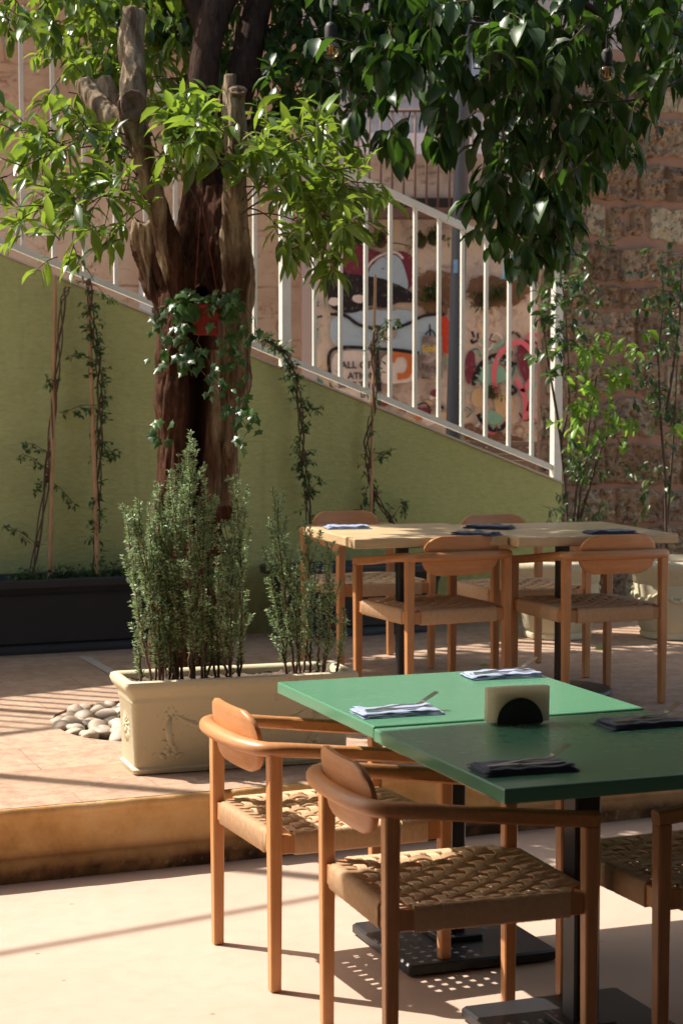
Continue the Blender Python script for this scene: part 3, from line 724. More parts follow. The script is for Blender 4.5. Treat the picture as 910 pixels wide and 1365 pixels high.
# lamp post
a, b = at(603.5, 588, 12.9), at(615, 205, 12.9)
lp = empty('lamp_post', (a.x, 12.9, 1.0)); d = (b - a); base = a - d * ((a.z - 1.0) / d.z); top = a + d * ((6.0 - a.z) / d.z)
mb = MB(); mb.tube([loc_ - lp.location for loc_ in (base, a, b, top)], [.054, .053, .05, .045], 20); mb.build('pole', M['grey_post'], lp)
mb = MB(); c = top - lp.location; mb.lathe([(.02, 0), (.16, .05), (.2, .1), (.05, .2), (.01, .22)], c, 20); mb.build('lamp_head', M['grey_post'], lp)
p = at(607, 355, 12.9 - .05) - lp.location
mb = MB(); mb.box((0, 0, 0), (.03, .006, .09), Matrix.Translation(p + Vector((0, -.004, 0)))); mb.build('sticker', simple('sticker', (.25, .4, .62), .5, 0, .6, 60), lp, False)
tag(lp, 'plain dark grey lamp post leaning slightly behind the railing', 'lamp post')
# bench
a, b = at(612, 587, 13.2), at(722, 587, 13.2)
bn = empty('slatted_bench', ((a.x + b.x) / 2, 13.2, 1.0)); L = b.x - a.x
for k in range(4):
    mb = MB(); mb.box((0, .05 - k * .01, a.z - 1.0 - .028 - k * .046), (L, .03, .038)); mb.build('slat', M['bench_wood'], bn, False)
for sx in (-1, 1):
    mb = MB(); mb.box((sx * (L / 2 - .06), .1, (a.z - 1.02) / 2), (.05, .05, a.z - 1.02)); mb.build('leg', M['bench_wood'], bn, False)
tag(bn, 'weathered grey slatted bench below the mural behind the railing', 'bench')

# ------------------------------------------------------------------ leaves
def merge(lm, tm):
    k0 = len(lm.v); lm.v += tm.v; lm.c += tm.c; lm.f += [tuple(i + k0 for i in f) for f in tm.f]; lm.m += [1] * len(tm.f)
rl = random.Random(11)
def leaf(mb, p, d, L, Wd, droop=.5, shape='lance', up=None):
    if Wd > .03 and (hidden(p) or hidden(p + d.normalized() * L * .8 - Vector((0, 0, L * .3)))): return
    d = d.normalized()
    s = d.cross(Vector((0, 0, 1)))
    if s.length < .1: s = Vector((rl.uniform(-1, 1), rl.uniform(-1, 1), 0))
    s.normalize(); roll = rl.gauss(0, .55); nrm = s.cross(d).normalized()
    s = (s * math.cos(roll) + nrm * math.sin(roll)).normalized(); nrm = s.cross(d).normalized()
    tone = rl.random(); mb.col = (tone, tone, tone)
    prof = {'lance': ((0, .04), (.18, .62), (.42, 1), (.72, .72), (1, .02)), 'oval': ((0, .06), (.2, .85), (.5, 1), (.8, .62), (1, .04)), 'small': ((0, .1), (.5, 1), (1, .05))}[shape]
    q = p.copy(); dd = d.copy(); prev = 0; rows = []
    for (u, w) in prof:
        st = (u - prev) * L; prev = u
        dd = (dd + Vector((0, 0, -1)) * droop * (u * .9) * .6).normalized() if u > 0 else dd
        q = q + dd * st
        nn = s.cross(dd).normalized(); hw = Wd / 2 * w
        rows.append((mb.vert(q + s * hw + nn * hw * .35), mb.vert(q), mb.vert(q - s * hw + nn * hw * .35)))
    for r0, r1 in zip(rows, rows[1:]):
        mb.face((r0[0], r0[1], r1[1], r1[0])); mb.face((r0[1], r0[2], r1[2], r1[1]))
CORR = [((162, 5, 196, 135), 8.0), ((150, 120, 205, 175), 7.9), ((165, 170, 215, 235), 7.85), ((185, 230, 240, 300), 7.8), ((205, 290, 330, 420), 7.8), ((105, 100, 160, 165), 7.9), ((786, 40, 830, 122), 7.66), ((422, 20, 460, 90), 7.66), ((655, 132, 674, 160), 10.5),
        ((298, 92, 335, 165), 7.9), ((300, 160, 332, 215), 7.85), ((180, 270, 345, 420), 7.8), ((245, 0, 300, 120), 8.3), ((310, 0, 350, 90), 8.5)]
def hidden(p):
    "keep leaves from growing across the pruned limbs"
    t_ = R(PITCH); v = p - Vector((0, 0, CAMH)); zc = v.y * math.cos(t_) - v.z * math.sin(t_); yc = v.y * math.sin(t_) + v.z * math.cos(t_)
    px, py = 455 + F_PX * v.x / zc, 682.5 - F_PX * yc / zc
    for (x0, y0, x1, y1), Y in CORR:
        if x0 < px < x1 and y0 < py < y1 and p.y < Y: return rl.random() < .90
    return False
def rdir(r, zb=0.0):
    v = Vector((r.gauss(0, 1), r.gauss(0, 1), r.gauss(0, 1) + zb)); return v.normalized()
def sprig(lm, tm, p, d, length, nleaf, L, Wd, droop, shape='lance', tr=.0025, sag=.5):
    "a twig with alternate leaves, tip rosette"
    pts = [p.copy()]; q = p.copy(); dd = d.normalized(); n = 6
    for i in range(n):
        dd = (dd + Vector((rl.gauss(0, .12), rl.gauss(0, .12), rl.gauss(0, .1) - sag * .14))).normalized(); q = q + dd * length / n; pts.append(q.copy())
    tm.tube(pts, [tr * (1.3 - i / n) for i in range(n + 1)], 4, False)
    for k in range(nleaf):
        u = .15 + .85 * (k + rl.random() * .5) / nleaf; i = min(n - 1, int(u * n)); a = pts[i].lerp(pts[i + 1], u * n - i) if i < n else pts[-1]
        ax = (pts[min(i + 1, n)] - pts[i]).normalized()
        side = ax.cross(rdir(rl)).normalized()
        dl = (ax * rl.uniform(.2, .9) + side * .9 + Vector((0, 0, -droop * .3))).normalized()
        sc_ = rl.uniform(.5, 1.22)
        leaf(lm, a, dl, L * sc_, Wd * sc_, droop, shape)
    return pts[-1]
def region(lm, tm, n, px, py, Y, length, nleaf, L, Wd, droop, d0=(0, -.3, 0), shape='lance', sag=.6, hub=None):
    for _ in range(n):
        x = rl.uniform(*px); y = rl.uniform(*py); p = at(x, y, rl.uniform(*Y))
        d = Vector(d0) + rdir(rl) * .8
        sprig(lm, tm, p, d, length * rl.uniform(.7, 1.3), nleaf, L, Wd, droop, shape, sag=sag)

# ------------------------------------------------------------------ the tree
tree = empty('courtyard_tree', (PIT.x, PIT.y, TZ - .05)); TR = tree.location
def ptube(mb, spec, n=16):
    "spec: (px, py, Y, radius in m)"
    pts = [at(a, b, c) - TR for a, b, c, _ in spec]; rad = [r for *_, r in spec]
    # resample smoothly
    P2, R2 = [], []
    for i in range(len(pts) - 1):
        p0, p1, p2, p3 = pts[max(i - 1, 0)], pts[i], pts[i + 1], pts[min(i + 2, len(pts) - 1)]
        for k in range(6):
            t = k / 6; P2.append(.5 * ((2 * p1) + (p2 - p0) * t + (2 * p0 - 5 * p1 + 4 * p2 - p3) * t * t + (-p0 + 3 * p1 - 3 * p2 + p3) * t ** 3)); R2.append(rad[i] * (1 - t) + rad[i + 1] * t)
    P2.append(pts[-1]); R2.append(rad[-1]); mb.tube(P2, R2, n)
mb = MB(); TY = 7.86
ptube(mb, [(255, 985, TY, .20), (256, 940, TY, .165), (254, 860, TY, .14), (256, 700, TY, .13), (260, 600, TY, .132), (270, 500, TY, .146), (280, 430, TY + .02, .145)])
ptube(mb, [(236, 860, TY - .05, .09), (238, 700, TY - .05, .10), (240, 560, TY - .05, .10), (244, 440, TY - .03, .09), (236, 380, TY - .07, .07), (218, 310, TY - .12, .052), (202, 250, TY - .16, .046), (186, 190, TY - .2, .045), (176, 155, TY - .22, .05), (173, 134, TY - .22, .046)])
ptube(mb, [(213, 340, TY + .05, .05), (192, 300, TY + .05, .055), (200, 360, TY + .05, .05), (228, 420, TY, .05)])
ptube(mb, [(300, 700, TY + .02, .05), (303, 560, TY - .02, .06), (316, 460, TY - .04, .062), (318, 390, TY - .03, .062), (314, 320, TY - .05, .058), (313, 250, TY - .1, .048), (317, 190, TY - .12, .040), (315, 140, TY - .12, .038), (316, 118, TY - .12, .042)])
ptube(mb, [(240, 470, TY + .1, .08), (244, 400, TY + .14, .08), (244, 350, TY + .16, .07), (252, 300, TY + .2, .05), (262, 220, TY + .28, .045)])
ptube(mb, [(296, 440, TY + .12, .08), (298, 340, TY + .16, .075), (290, 250, TY + .22, .06)])
ptube(mb, [(262, 460, TY + .08, .08), (272, 380, TY + .14, .085), (274, 300, TY + .22, .075), (268, 200, TY + .3, .07)])
ptube(mb, [(177, 150, TY - .2, .05), (178, 100, TY - .15, .053), (175, 60, TY - .1, .052), (178, 14, TY - .06, .05)])
ptube(mb, [(182, 190, TY - .18, .04), (160, 165, TY - .15, .042), (140, 150, TY - .12, .048), (122, 128, TY - .08, .047), (110, 108, TY - .05, .04)])
ptube(mb, [(158, 160, TY - .1, .03), (146, 130, TY - .06, .036), (138, 104, TY - .04, .034)])
ptube(mb, [(312, 215, TY - .06, .035), (306, 160, TY, .03), (306, 128, TY, .031), (308, 98, TY, .03)])
for a in range(7):
    th = a * 2 * math.pi / 7 + .3; c = Vector((PIT.x, PIT.y, 0)) - Vector((TR.x, TR.y, 0)); 
    mb.tube([c + Vector((.07 * math.cos(th), .07 * math.sin(th), .5)), c + Vector((.13 * math.cos(th), .13 * math.sin(th), .15)), c + Vector((.26 * math.cos(th), .26 * math.sin(th), .02))], [.05, .06, .04], 10)
raw = mb.build('trunk_raw', M['bark'])
md = raw.modifiers.new('r', 'REMESH'); md.mode = 'VOXEL'; md.voxel_size = .0078; md.use_smooth_shade = True
sm_ = raw.modifiers.new('s', 'SMOOTH'); sm_.iterations = 4; sm_.factor = .6
dg = bpy.context.evaluated_depsgraph_get(); tme = bpy.data.meshes.new_from_object(raw.evaluated_get(dg))
bpy.data.objects.remove(raw)
cols = []; nv = []
for v in tme.vertices:
    p = v.co; h = p.z
    ang = Vector((p.x * 11, p.y * 11, p.z * 1.3))
    r1 = 1 - abs(noise.fractal(ang, .8, 2.1, 4)) * 1.6
    fine = noise.fractal(Vector((p.x * 40, p.y * 40, p.z * 9)), .8, 2, 3)
    lump = noise.noise(p * 6)
    k = .028 if h < 2.1 else .010
    rdg = (1 - 2.2 * abs(noise.noise(Vector((p.x * 34, p.y * 34, p.z * 4.2))))) * .0055 * (.5 + .5 * (h < 2.1))
    amt = k * (r1 - .75) + rdg + .0045 * fine + .02 * lump * (1 if h < 2.0 else .12)
    nv.append(p + v.normal * amt)
    wv = at(0, 0, TY)
    # pale where bark has been lost: the stumps above, a strip at the right
    up = max(0, min(1, (h - 1.82 + .22 * noise.noise(Vector((p.x * 14, p.y * 14, h * 2.5)))) / .18))
    strip = max(0, min(1, (p.x + .06 - .07 * h + .05 * noise.noise(Vector((3, 1, h * 4)))) / .03)) * (1 if .95 < h < 2.2 else 0) * .75
    strip *= .5 + .5 * max(0, min(1, noise.noise(Vector((p.x * 30, p.y * 30, h * 3))) * 3 + .8))
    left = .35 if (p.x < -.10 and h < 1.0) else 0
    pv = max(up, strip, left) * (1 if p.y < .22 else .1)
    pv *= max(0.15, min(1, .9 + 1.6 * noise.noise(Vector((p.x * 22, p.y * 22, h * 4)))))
    cx_ = at(0, 0, TY)
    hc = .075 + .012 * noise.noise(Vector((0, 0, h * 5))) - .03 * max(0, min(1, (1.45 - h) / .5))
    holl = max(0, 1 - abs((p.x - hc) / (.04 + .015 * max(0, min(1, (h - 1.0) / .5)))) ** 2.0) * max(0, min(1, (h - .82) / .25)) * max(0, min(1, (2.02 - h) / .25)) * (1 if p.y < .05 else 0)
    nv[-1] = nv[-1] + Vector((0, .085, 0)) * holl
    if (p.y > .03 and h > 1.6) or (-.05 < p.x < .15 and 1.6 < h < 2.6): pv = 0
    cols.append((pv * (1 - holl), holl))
for v, q in zip(tme.vertices, nv): v.co = q
a = tme.color_attributes.new('tone', 'FLOAT_COLOR', 'POINT'); a.data.foreach_set('color', [x for c in cols for x in (c[0], c[1], 0, 1.0)])
tme.polygons.foreach_set('use_smooth', [True] * len(tme.polygons))
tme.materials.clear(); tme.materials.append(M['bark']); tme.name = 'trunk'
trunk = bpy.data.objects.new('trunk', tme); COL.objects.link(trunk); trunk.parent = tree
# sawn faces
def saw(px, py, Y, r, nrm, sq=1.0):
    mb = MB(); c = at(px, py, Y) - TR; nrm = Vector(nrm).normalized(); rot = nrm.to_track_quat('Z', 'Y').to_matrix().to_4x4(); k = 26; rs = []
    for (rr_, h) in ((.9, -.02), (1.0, -.004), (.96, .001), (.82, -.003), (.62, .002), (.45, -.004), (.25, -.010), (.02, -.012)):
        rs.append([c + rot @ Vector((r * rr_ * sq * math.cos(2 * math.pi * i / k) * (1 + .12 * noise.noise(Vector((math.cos(2 * math.pi * i / k), math.sin(2 * math.pi * i / k), px)) * 1.5)), r * rr_ * math.sin(2 * math.pi * i / k) * (1 + .12 * noise.noise(Vector((math.cos(2 * math.pi * i / k), math.sin(2 * math.pi * i / k), py)) * 1.5)), h + .004 * noise.noise(Vector((i * .9, rr_ * 9, px))))) for i in range(k)])
    mb.rings(rs, True, True); mb.build('sawn_face', M['cut_wood'], tree)
saw(178, 141, TY - .285, .066, (.35, -.9, .05), .78)
saw(317, 119, TY - .145, .037, (.1, -.55, .75)); saw(308, 101, TY - .002, .022, (0, -.4, .9)); saw(178, 14, TY - .06, .043, (0, -.2, 1))
saw(138, 106, TY - .04, .028, (-.1, -.4, .9))
# live stems
mb = MB()
ptube(mb, [(266, 210, TY + .25, .07), (268, 130, TY + .32, .07), (276, 60, TY + .36, .068), (288, 0, TY + .4, .065), (300, -80, TY + .5, .06), (315, -260, TY + .7, .05)], 18)
ptube(mb, [(286, 300, TY + .25, .06), (306, 170, TY + .4, .066), (326, 90, TY + .48, .07), (344, 0, TY + .55, .064), (368, -110, TY + .65, .058), (400, -300, TY + .8, .045)], 18)
ptube(mb, [(290, 20, TY + .4, .05), (330, -50, TY + .35, .045), (430, -110, TY + .1, .04), (560, -90, TY, .034), (700, -40, TY, .026), (800, 20, TY + .1, .015)], 10)
ptube(mb, [(275, 40, TY + .4, .05), (220, -60, TY + .4, .045), (140, -110, TY + .35, .035), (40, -110, TY + .2, .022)], 10)
ptube(mb, [(345, 0, TY + .55, .045), (420, -60, TY + .7, .035), (520, -60, TY + .9, .028), (650, -20, TY + 1.0, .02)], 10)
o = mb.build('live_stem', M['live_bark'], tree)
nm = [v.co.copy() + v.normal * (.006 * noise.fractal(Vector((v.co.x * 20, v.co.y * 20, v.co.z * 5)), .8, 2, 3)) for v in o.data.vertices]
for v, q in zip(o.data.vertices, nm): v.co = q

lm, tm = MB(), MB()
# top canopy, left, given the paler leaf colour to look sunlit
lm0, tm0 = lm, tm; lm, tm = MB(), MB()
region(lm, tm, 44, (-40, 130), (-60, 25), (7.6, 8.8), .2, 9, .10, .04, .9, shape='oval')
region(lm, tm, 52, (90, 250), (-70, 60), (7.8, 9.0), .22, 9, .10, .04, .9, shape='oval')
region(lm, tm, 48, (75, 240), (45, 145), (8.2, 9.2), .2, 9, .10, .04, .9, shape='oval')
lmT, tmT = lm, tm; lm, tm = lm0, tm0
# dark mass behind the stumps
region(lm, tm, 130, (190, 480), (-60, 110), (8.4, 9.6), .25, 9, .12, .052, 1.0)
region(lm, tm, 34, (330, 470), (60, 130), (8.0, 8.8), .2, 8, .12, .055, 1.0)
# hanging right side
region(lm, tm, 40, (440, 640), (-100, 0), (7.3, 9.0), .22, 9, .125, .058, 1.2)
region(lm, tm, 90, (600, 930), (-90, 25), (7.3, 9.0), .25, 9, .125, .058, 1.2)
region(lm, tm, 26, (445, 600), (-10, 75), (7.4, 8.8), .2, 9, .125, .06, 1.3, (0, 0, -.3))
region(lm, tm, 22, (490, 620), (10, 80), (7.4, 8.8), .2, 9, .125, .06, 1.3, (0, 0, -.5))
region(lm, tm, 90, (630, 830), (20, 150), (7.3, 8.8), .24, 9, .125, .06, 1.3, (0, 0, -.5))
region(lm, tm, 52, (640, 790), (140, 245), (7.3, 8.4), .2, 8, .12, .056, 1.3, (0, 0, -.8))
region(lm, tm, 22, (650, 745), (235, 320), (7.3, 8.0), .16, 8, .105, .048, 1.3, (.2, 0, -.8))
region(lm, tm, 7, (480, 610), (100, 150), (7.4, 8.1), .14, 8, .125, .06, 1.3, (0, 0, -.8))
region(lm, tm, 4, (500, 570), (160, 195), (7.4, 7.9), .10, 7, .12, .058, 1.3, (0, 0, -.8))
region(lm, tm, 3, (640, 670), (290, 320), (7.4, 7.9), .10, 6, .10, .045, 1.3, (0, 0, -.8))
region(lm, tm, 10, (770, 820), (130, 190), (7.4, 8.0), .14, 7, .115, .055, 1.3, (0, 0, -.8))
region(lm, tm, 22, (830, 930), (-20, 80), (7.6, 8.4), .18, 8, .115, .052, 1.2, (0, 0, -.6))
region(lm, tm, 4, (860, 925), (90, 130), (7.5, 8.0), .12, 7, .11, .05, 1.3, (0, 0, -.8))
# leaf clouds added above the picture to shade the terrace and wooden tables
def cloud(n, c, r, length=.3, nleaf=9):
    for _ in range(n):
        v = rdir(rl) * (rl.random() ** .4); p = Vector((c[0] + v.x * r[0], c[1] + v.y * r[1], c[2] + v.z * r[2]))
        sprig(lm, tm, p, rdir(rl), length, nleaf, .12, .055, 1.0)
for _ in range(620):
    v = rdir(rl) * (rl.random() ** .35); p = Vector((-1.9 + v.x * 1.35, 10.35 + v.y * .75, 4.75 + v.z * .4))
    if p.y < 9.8 and (p.x < -2.4 or rl.random() < .95): continue
    sprig(lm, tm, p, rdir(rl), .3, 9, .17, .085, 1.0)
cloud(330, (-.9, 9.5, 4.75), (1.5, .8, .65)); cloud(300, (.7, 9.3, 4.5), (1.5, 1.2, .6)); cloud(260, (-.25, 8.6, 4.25), (.9, .55, .5)); cloud(300, (.6, 10.8, 5.1), (2.0, 1.0, .6))
def rel(mb): mb.v = [(x - TR.x, y - TR.y, z - TR.z) for x, y, z in mb.v]; return mb
rel(lm).build('crown', M['leaf'], tree, vc=True); rel(tm).build('twigs', M['twig'], tree)
# lower young shoots, sunlit
lm, tm = lmT, tmT
shoots = [((205, 300), (-1, -.2, .25), [(20, 175), (70, 200), (10, 235), (60, 250), (100, 190), (130, 230), (40, 285), (100, 290), (150, 210), (160, 260), (80, 320), (140, 300), (165, 320), (120, 165)]),
          ((270, 290), (0, -.4, 1), [(240, 160), (262, 150), (225, 190), (285, 175), (250, 195), (275, 210), (262, 185), (245, 175), (290, 225), (225, 225)]),
          ((320, 290), (1, -.3, .4), [(345, 180), (370, 200), (400, 190), (430, 180), (360, 230), (410, 225), (450, 200), (385, 260), (430, 260), (470, 250), (490, 258), (400, 300), (430, 320), (440, 350), (350, 200), (390, 330), (455, 300)])]
def bez(a, b, c, n=8): return [a.lerp(b, k / n).lerp(b.lerp(c, k / n), k / n) for k in range(n + 1)]
for (hx, hy), d0, tips in shoots:
    for (tx, ty) in tips:
        u_ = rl.random(); hub = at(hx + (-22 * u_ if hx < 220 else 0) + rl.uniform(-4, 4), hy - 120 * u_, TY - rl.uniform(.0, .16))
        tip = at(tx, ty, TY + rl.uniform(-.75, .1)); mid = hub.lerp(tip, .5) + Vector((0, -.05, .10))
        pts = bez(hub, mid, tip); tm.tube(pts, [.0042 - .00035 * k for k in range(9)], 5, False)
        for k in range(3): sprig(lm, tm, pts[5 + (k % 3)], (tip - hub).normalized() + rdir(rl) * .7 + Vector((0, 0, .25)), .15, 7, .12, .036, .55, sag=.3)
        sprig(lm, tm, tip, (tip - hub).normalized() * .6 + rdir(rl) * .4 + Vector((0, 0, .2)), .12, 9, .125, .036, .55, sag=.3)
region(lm, tm, 11, (15, 180), (165, 300), (7.2, 7.8), .15, 7, .12, .036, .7, (-.3, -.2, .2))
region(lm, tm, 12, (205, 335), (165, 245), (7.3, 7.7), .13, 7, .12, .036, .6, (0, -.2, .6))
region(lm, tm, 16, (345, 460), (175, 300), (7.2, 7.8), .15, 7, .115, .036, .8, (.3, -.2, 0))
region(lm, tm, 7, (400, 460), (310, 355), (7.3, 7.7), .12, 7, .11, .036, 1.0, (.1, 0, -.4))
region(lm, tm, 3, (60, 110), (320, 345), (7.4, 7.7), .1, 6, .11, .034, .9, (-.2, 0, -.2))
merge(lm, tm); rel(lm).build('shoots_and_lit_crown', [M['young_lit'], M['twig']], tree, vc=True)  # young shoots plus the left canopy coloured pale to look sunlit
tag(tree, 'old courtyard tree with pale sawn stumps, glossy leafy crown and hollow trunk', 'tree')

# pebbles
rp = random.Random(3); placed = []
def pebble_mesh(seed):
    mb = MB(); bm = bmesh.new(); bmesh.ops.create_icosphere(bm, subdivisions=3, radius=1)
    for v in bm.verts: v.co += v.co * noise.noise(v.co * .9 + Vector((seed * 7, 0, 0))) * .28
    me = bpy.data.meshes.new('pebble'); bm.to_mesh(me); bm.free(); me.materials.append(M['pebble'])
    me.polygons.foreach_set('use_smooth', [True] * len(me.polygons)); return me
pm = [pebble_mesh(i) for i in range(6)]
tries = 0
while len(placed) < 95 and tries < 9000:
    tries += 1
    th = rp.uniform(0, 2 * math.pi); r = PR * math.sqrt(rp.uniform(.12, .9)); sz = rp.uniform(.032, .052)
    x, y = PIT.x + r * math.cos(th), PIT.y + r * math.sin(th)
    if y > PIT.y + .38 or x > PIT.x + .1: continue
    if any((x - a) ** 2 + (y - b) ** 2 < ((sz + c) * .80) ** 2 for a, b, c in placed): continue
    placed.append((x, y, sz))
    o = bpy.data.objects.new('pebble', rp.choice(pm)); COL.objects.link(o)
    o.location = (x, y, TZ - .033 + sz * .5 + rp.uniform(0, .008)); o.scale = (sz * rp.uniform(1.0, 1.3), sz * rp.uniform(.8, 1.0), sz * rp.uniform(.55, .75))
    o.rotation_euler = (rp.uniform(-.3, .3), rp.uniform(-.3, .3), rp.uniform(0, 6.28))
    tag(o, 'smooth cream pebble lying in the round bed at the foot of the tree', 'pebble', 'pebbles in the round tree bed')

# red hanging pot with ivy
rpot = at(276, 447, TY - .27)
hp = empty('hanging_pot', rpot)
mb = MB(); mb.rings([[Vector((sx * w, sy * w, z)) for sx, sy in ((-1, -1), (1, -1), (1, 1), (-1, 1))] for w, z in ((.038, 0), (.048, .002), (.052, .112), (.056, .113), (.056, .125), (.049, .125), (.046, .1))], True, True)
bevel(mb.build('pot', M['red_plastic'], hp, False), .004)
mb = MB(); top = at(268, 265, TY - .1) - rpot
for q in ((-.05, 0, .12), (.05, 0, .12)): mb.tube([Vector(q), top], .0014, 5)
mb.build('string', M['red_string'], hp)
tag(hp, 'red square pot hung by red string against the tree trunk', 'hanging pot')
lm, tm = MB(), MB()
def ivy_leaf(mb, p, n, s):
    n = n.normalized(); x = n.cross(Vector((0, 0, 1))).normalized() if abs(n.z) < .95 else Vector((1, 0, 0)); y = n.cross(x).normalized()
    if y.z > 0: y = -y
    a = rl.uniform(-.6, .6); x, y = x * math.cos(a) + y * math.sin(a), y * math.cos(a) - x * math.sin(a)
    tone = rl.random(); mb.col = (tone,) * 3
    out = [(0, -.1), (.35, -.28), (.42, .02), (.72, .22), (.36, .42), (.22, .62), (0, 1.0), (-.22, .62), (-.36, .42), (-.72, .22), (-.42, .02), (-.35, -.28)]
    c = mb.vert(p + y * s * .25 + n * s * .1); ids = [mb.vert(p + x * s * u * .8 + y * s * v - n * s * .12 * abs(u)) for u, v in out]
    for i in range(12): mb.face((c, ids[i], ids[(i + 1) % 12]))
trails = [[(262, 412), (250, 430), (243, 470), (240, 500)], [(258, 412), (235, 425), (252, 470), (275, 505), (300, 540), (322, 555), (330, 575)],
          [(280, 408), (300, 430), (312, 480), (318, 520), (325, 540), (334, 560), (318, 600)], [(285, 405), (320, 400), (335, 420), (342, 440), (340, 455)],
          [(262, 405), (230, 405), (210, 410), (207, 430), (210, 448)], [(255, 410), (238, 440), (222, 470), (212, 490)], [(270, 405), (265, 455), (285, 500), (305, 525)],
          [(265, 405), (240, 400), (228, 415), (245, 455), (258, 510)], [(285, 405), (305, 395), (318, 415), (310, 455), (300, 500)], [(212, 560), (208, 575), (214, 590)]]
for tr_ in trails:
    pts = [at(x, y, TY - .30 + (.12 if x < 225 or x > 330 else 0) + rl.uniform(-.02, .02)) for x, y in tr_]
    fine = []
    for i in range(len(pts) - 1):
        for k in range(6): fine.append(pts[i].lerp(pts[i + 1], k / 6) + Vector((rl.gauss(0, .004), rl.gauss(0, .004), 0)))
    tm.tube(fine, .0018, 4, False)
    for q in fine:
        for _ in range(2):
            if rl.random() < .42: ivy_leaf(lm, q + Vector((rl.gauss(0, .022), rl.uniform(-.04, .0), rl.gauss(0, .015))), Vector((rl.gauss(-.2, .5), -1, rl.gauss(.5, .4))), rl.uniform(.028, .05))
for _ in range(48): ivy_leaf(lm, at(rl.uniform(238, 318), rl.uniform(385, 420), TY - .26 + rl.uniform(-.07, .05)), Vector((rl.gauss(-.2, .5), -.6, rl.gauss(.9, .4))), rl.uniform(.032, .055))
ivy = empty('ivy_plant', rpot + Vector((0, 0, .11)))
for m_, nm_, mt in ((lm, 'leaves', M['ivy']), (tm, 'trails', M['vine_stem'])): offs(m_.build(nm_, mt, ivy, vc=True), ivy)
tag(ivy, 'ivy growing in the red pot and trailing down the trunk', 'ivy')

# ------------------------------------------------------------------ black planters and climbing vines
def trough(name, t0, t1, d0, depth, h, label):
    c = W((t0 + t1) / 2, d0 - depth / 2, TZ); e = empty(name, c, math.atan2(U.y, U.x)); L = t1 - t0
    mb = MB()
    def ring(l, w, z, r=.05):
        out = []
        for (sx, sy, a0) in ((1, 1, 0), (-1, 1, 90), (-1, -1, 180), (1, -1, 270)):
            for k in range(4):
                a = R(a0 + 30 * k); out.append(Vector((sx * (l / 2 - r) + r * math.cos(a), sy * (w / 2 - r) + r * math.sin(a), z)))
        return out
    pr = [(-.08, 0), (-.05, .0), (-.045, .03), (-.06, .05), (-.045, .06), (-.03, h * .72), (-.02, h * .78), (-.025, h * .8), (-.01, h - .05), (.02, h - .045), (.025, h - .01), (.015, h), (-.02, h - .003), (-.03, h - .04)]
    mb.rings([ring(L + p * 2, depth + p * 2, z) for p, z in pr], True, True)
    mb.build('tub', M['black_plastic'], e, auto=50)
    mb = MB(); mb.rings([ring(L - .07, depth - .07, h - .045), ring(L * .5, depth * .4, h - .03, .02)], True, True); mb.build('soil', M['soil'], e)
    tag(e, label, 'planter'); return e
trough('black_trough', -1.6, wall_t(212) - .02, -.05, .33, .40, 'long charcoal plastic trough against the olive wall left of the tree')
trough('black_trough', wall_t(345), wall_t(560), -.05, .33, .40, 'shorter charcoal plastic trough behind the wooden tables')
def vine(name, path, poles, dens, leafL, label, cat='climbing plant', mat='vine_leaf', off=-.10, bush=(), grp='climbers trained up the olive wall', spread=.045):
    base = W(wall_t(path[0][0]), off, TZ + .37); e = empty(name, base)
    lm, tm, pm_ = MB(), MB(), MB()
    def wp(x, y, o=off): t_ = wall_t(x); q = W(t_, o); return at(x, y, q.y)
    pts = [wp(x, y) for x, y in path]; fine = []
    for i in range(len(pts) - 1):
        for k in range(8): fine.append(pts[i].lerp(pts[i + 1], k / 8))
    for s_ in range(3):
        ph = s_ * 2.1
        tm.tube([p + Vector((math.sin(i * .45 + ph) * .014, math.cos(i * .45 + ph) * .014, 0)) for i, p in enumerate(fine)], .0042 if s_ else .006, 5, False)
    for p in fine:
        for _ in range(max(0, int(dens * rl.uniform(.0, 2.0)))):
            sprig(lm, tm, p, Vector((rl.gauss(0, 1), -abs(rl.gauss(0, .4)), rl.gauss(.2, .5))), spread * rl.uniform(.6, 1.8), 6, leafL, leafL * .42, .5, 'small', .0012)
    for (x0, y0, x1, y1) in bush:
        a, b = wp(x0, y0), wp(x1, y1); a = min(fine, key=lambda q_: (q_ - a).length); tm.ell(a, (.016, .016, .02), 8); tm.tube([a, a.lerp(b, .5) + Vector((0, -.02, .02)), b], .002, 4, False)
        for k in range(7): sprig(lm, tm, a.lerp(b, .3 + .7 * k / 6), rdir(rl), .04, 6, leafL, leafL * .45, .5, 'small', .001)
    offs(tm.build('stem', M['vine_stem'], e), e); offs(lm.build('foliage', M[mat], e, vc=True), e)
    tag(e, label, cat, grp)
    return e
def pole(x0, y0, x1, y1, label, r=.013, off=-.12):
    a = W(wall_t(x0), off); b = W(wall_t(x1), off + .04); a = at(x0, y0, a.y); b = at(x1, y1, b.y)
    mb = MB(); pts = []; rad = []
    n = 40
    for i in range(n + 1):
        pts.append(a.lerp(b, i / n)); rad.append(r * (1.12 if i % 7 == 0 else 1.0) * (1.1 - .25 * i / n))
    mb.tube(pts, rad, 10); o = mb.build('bamboo_cane', M['bamboo']); tag(o, label, 'cane', 'bamboo canes supporting the climbers')
pole(67, 775, 74, 368, 'thick bamboo cane, leftmost against the olive wall'); pole(131, 775, 118, 395, 'bamboo cane wrapped in the bushiest vine left of the trunk')
pole(494, 690, 500, 366, 'slim bamboo cane standing left of the poster on the olive wall', .009)
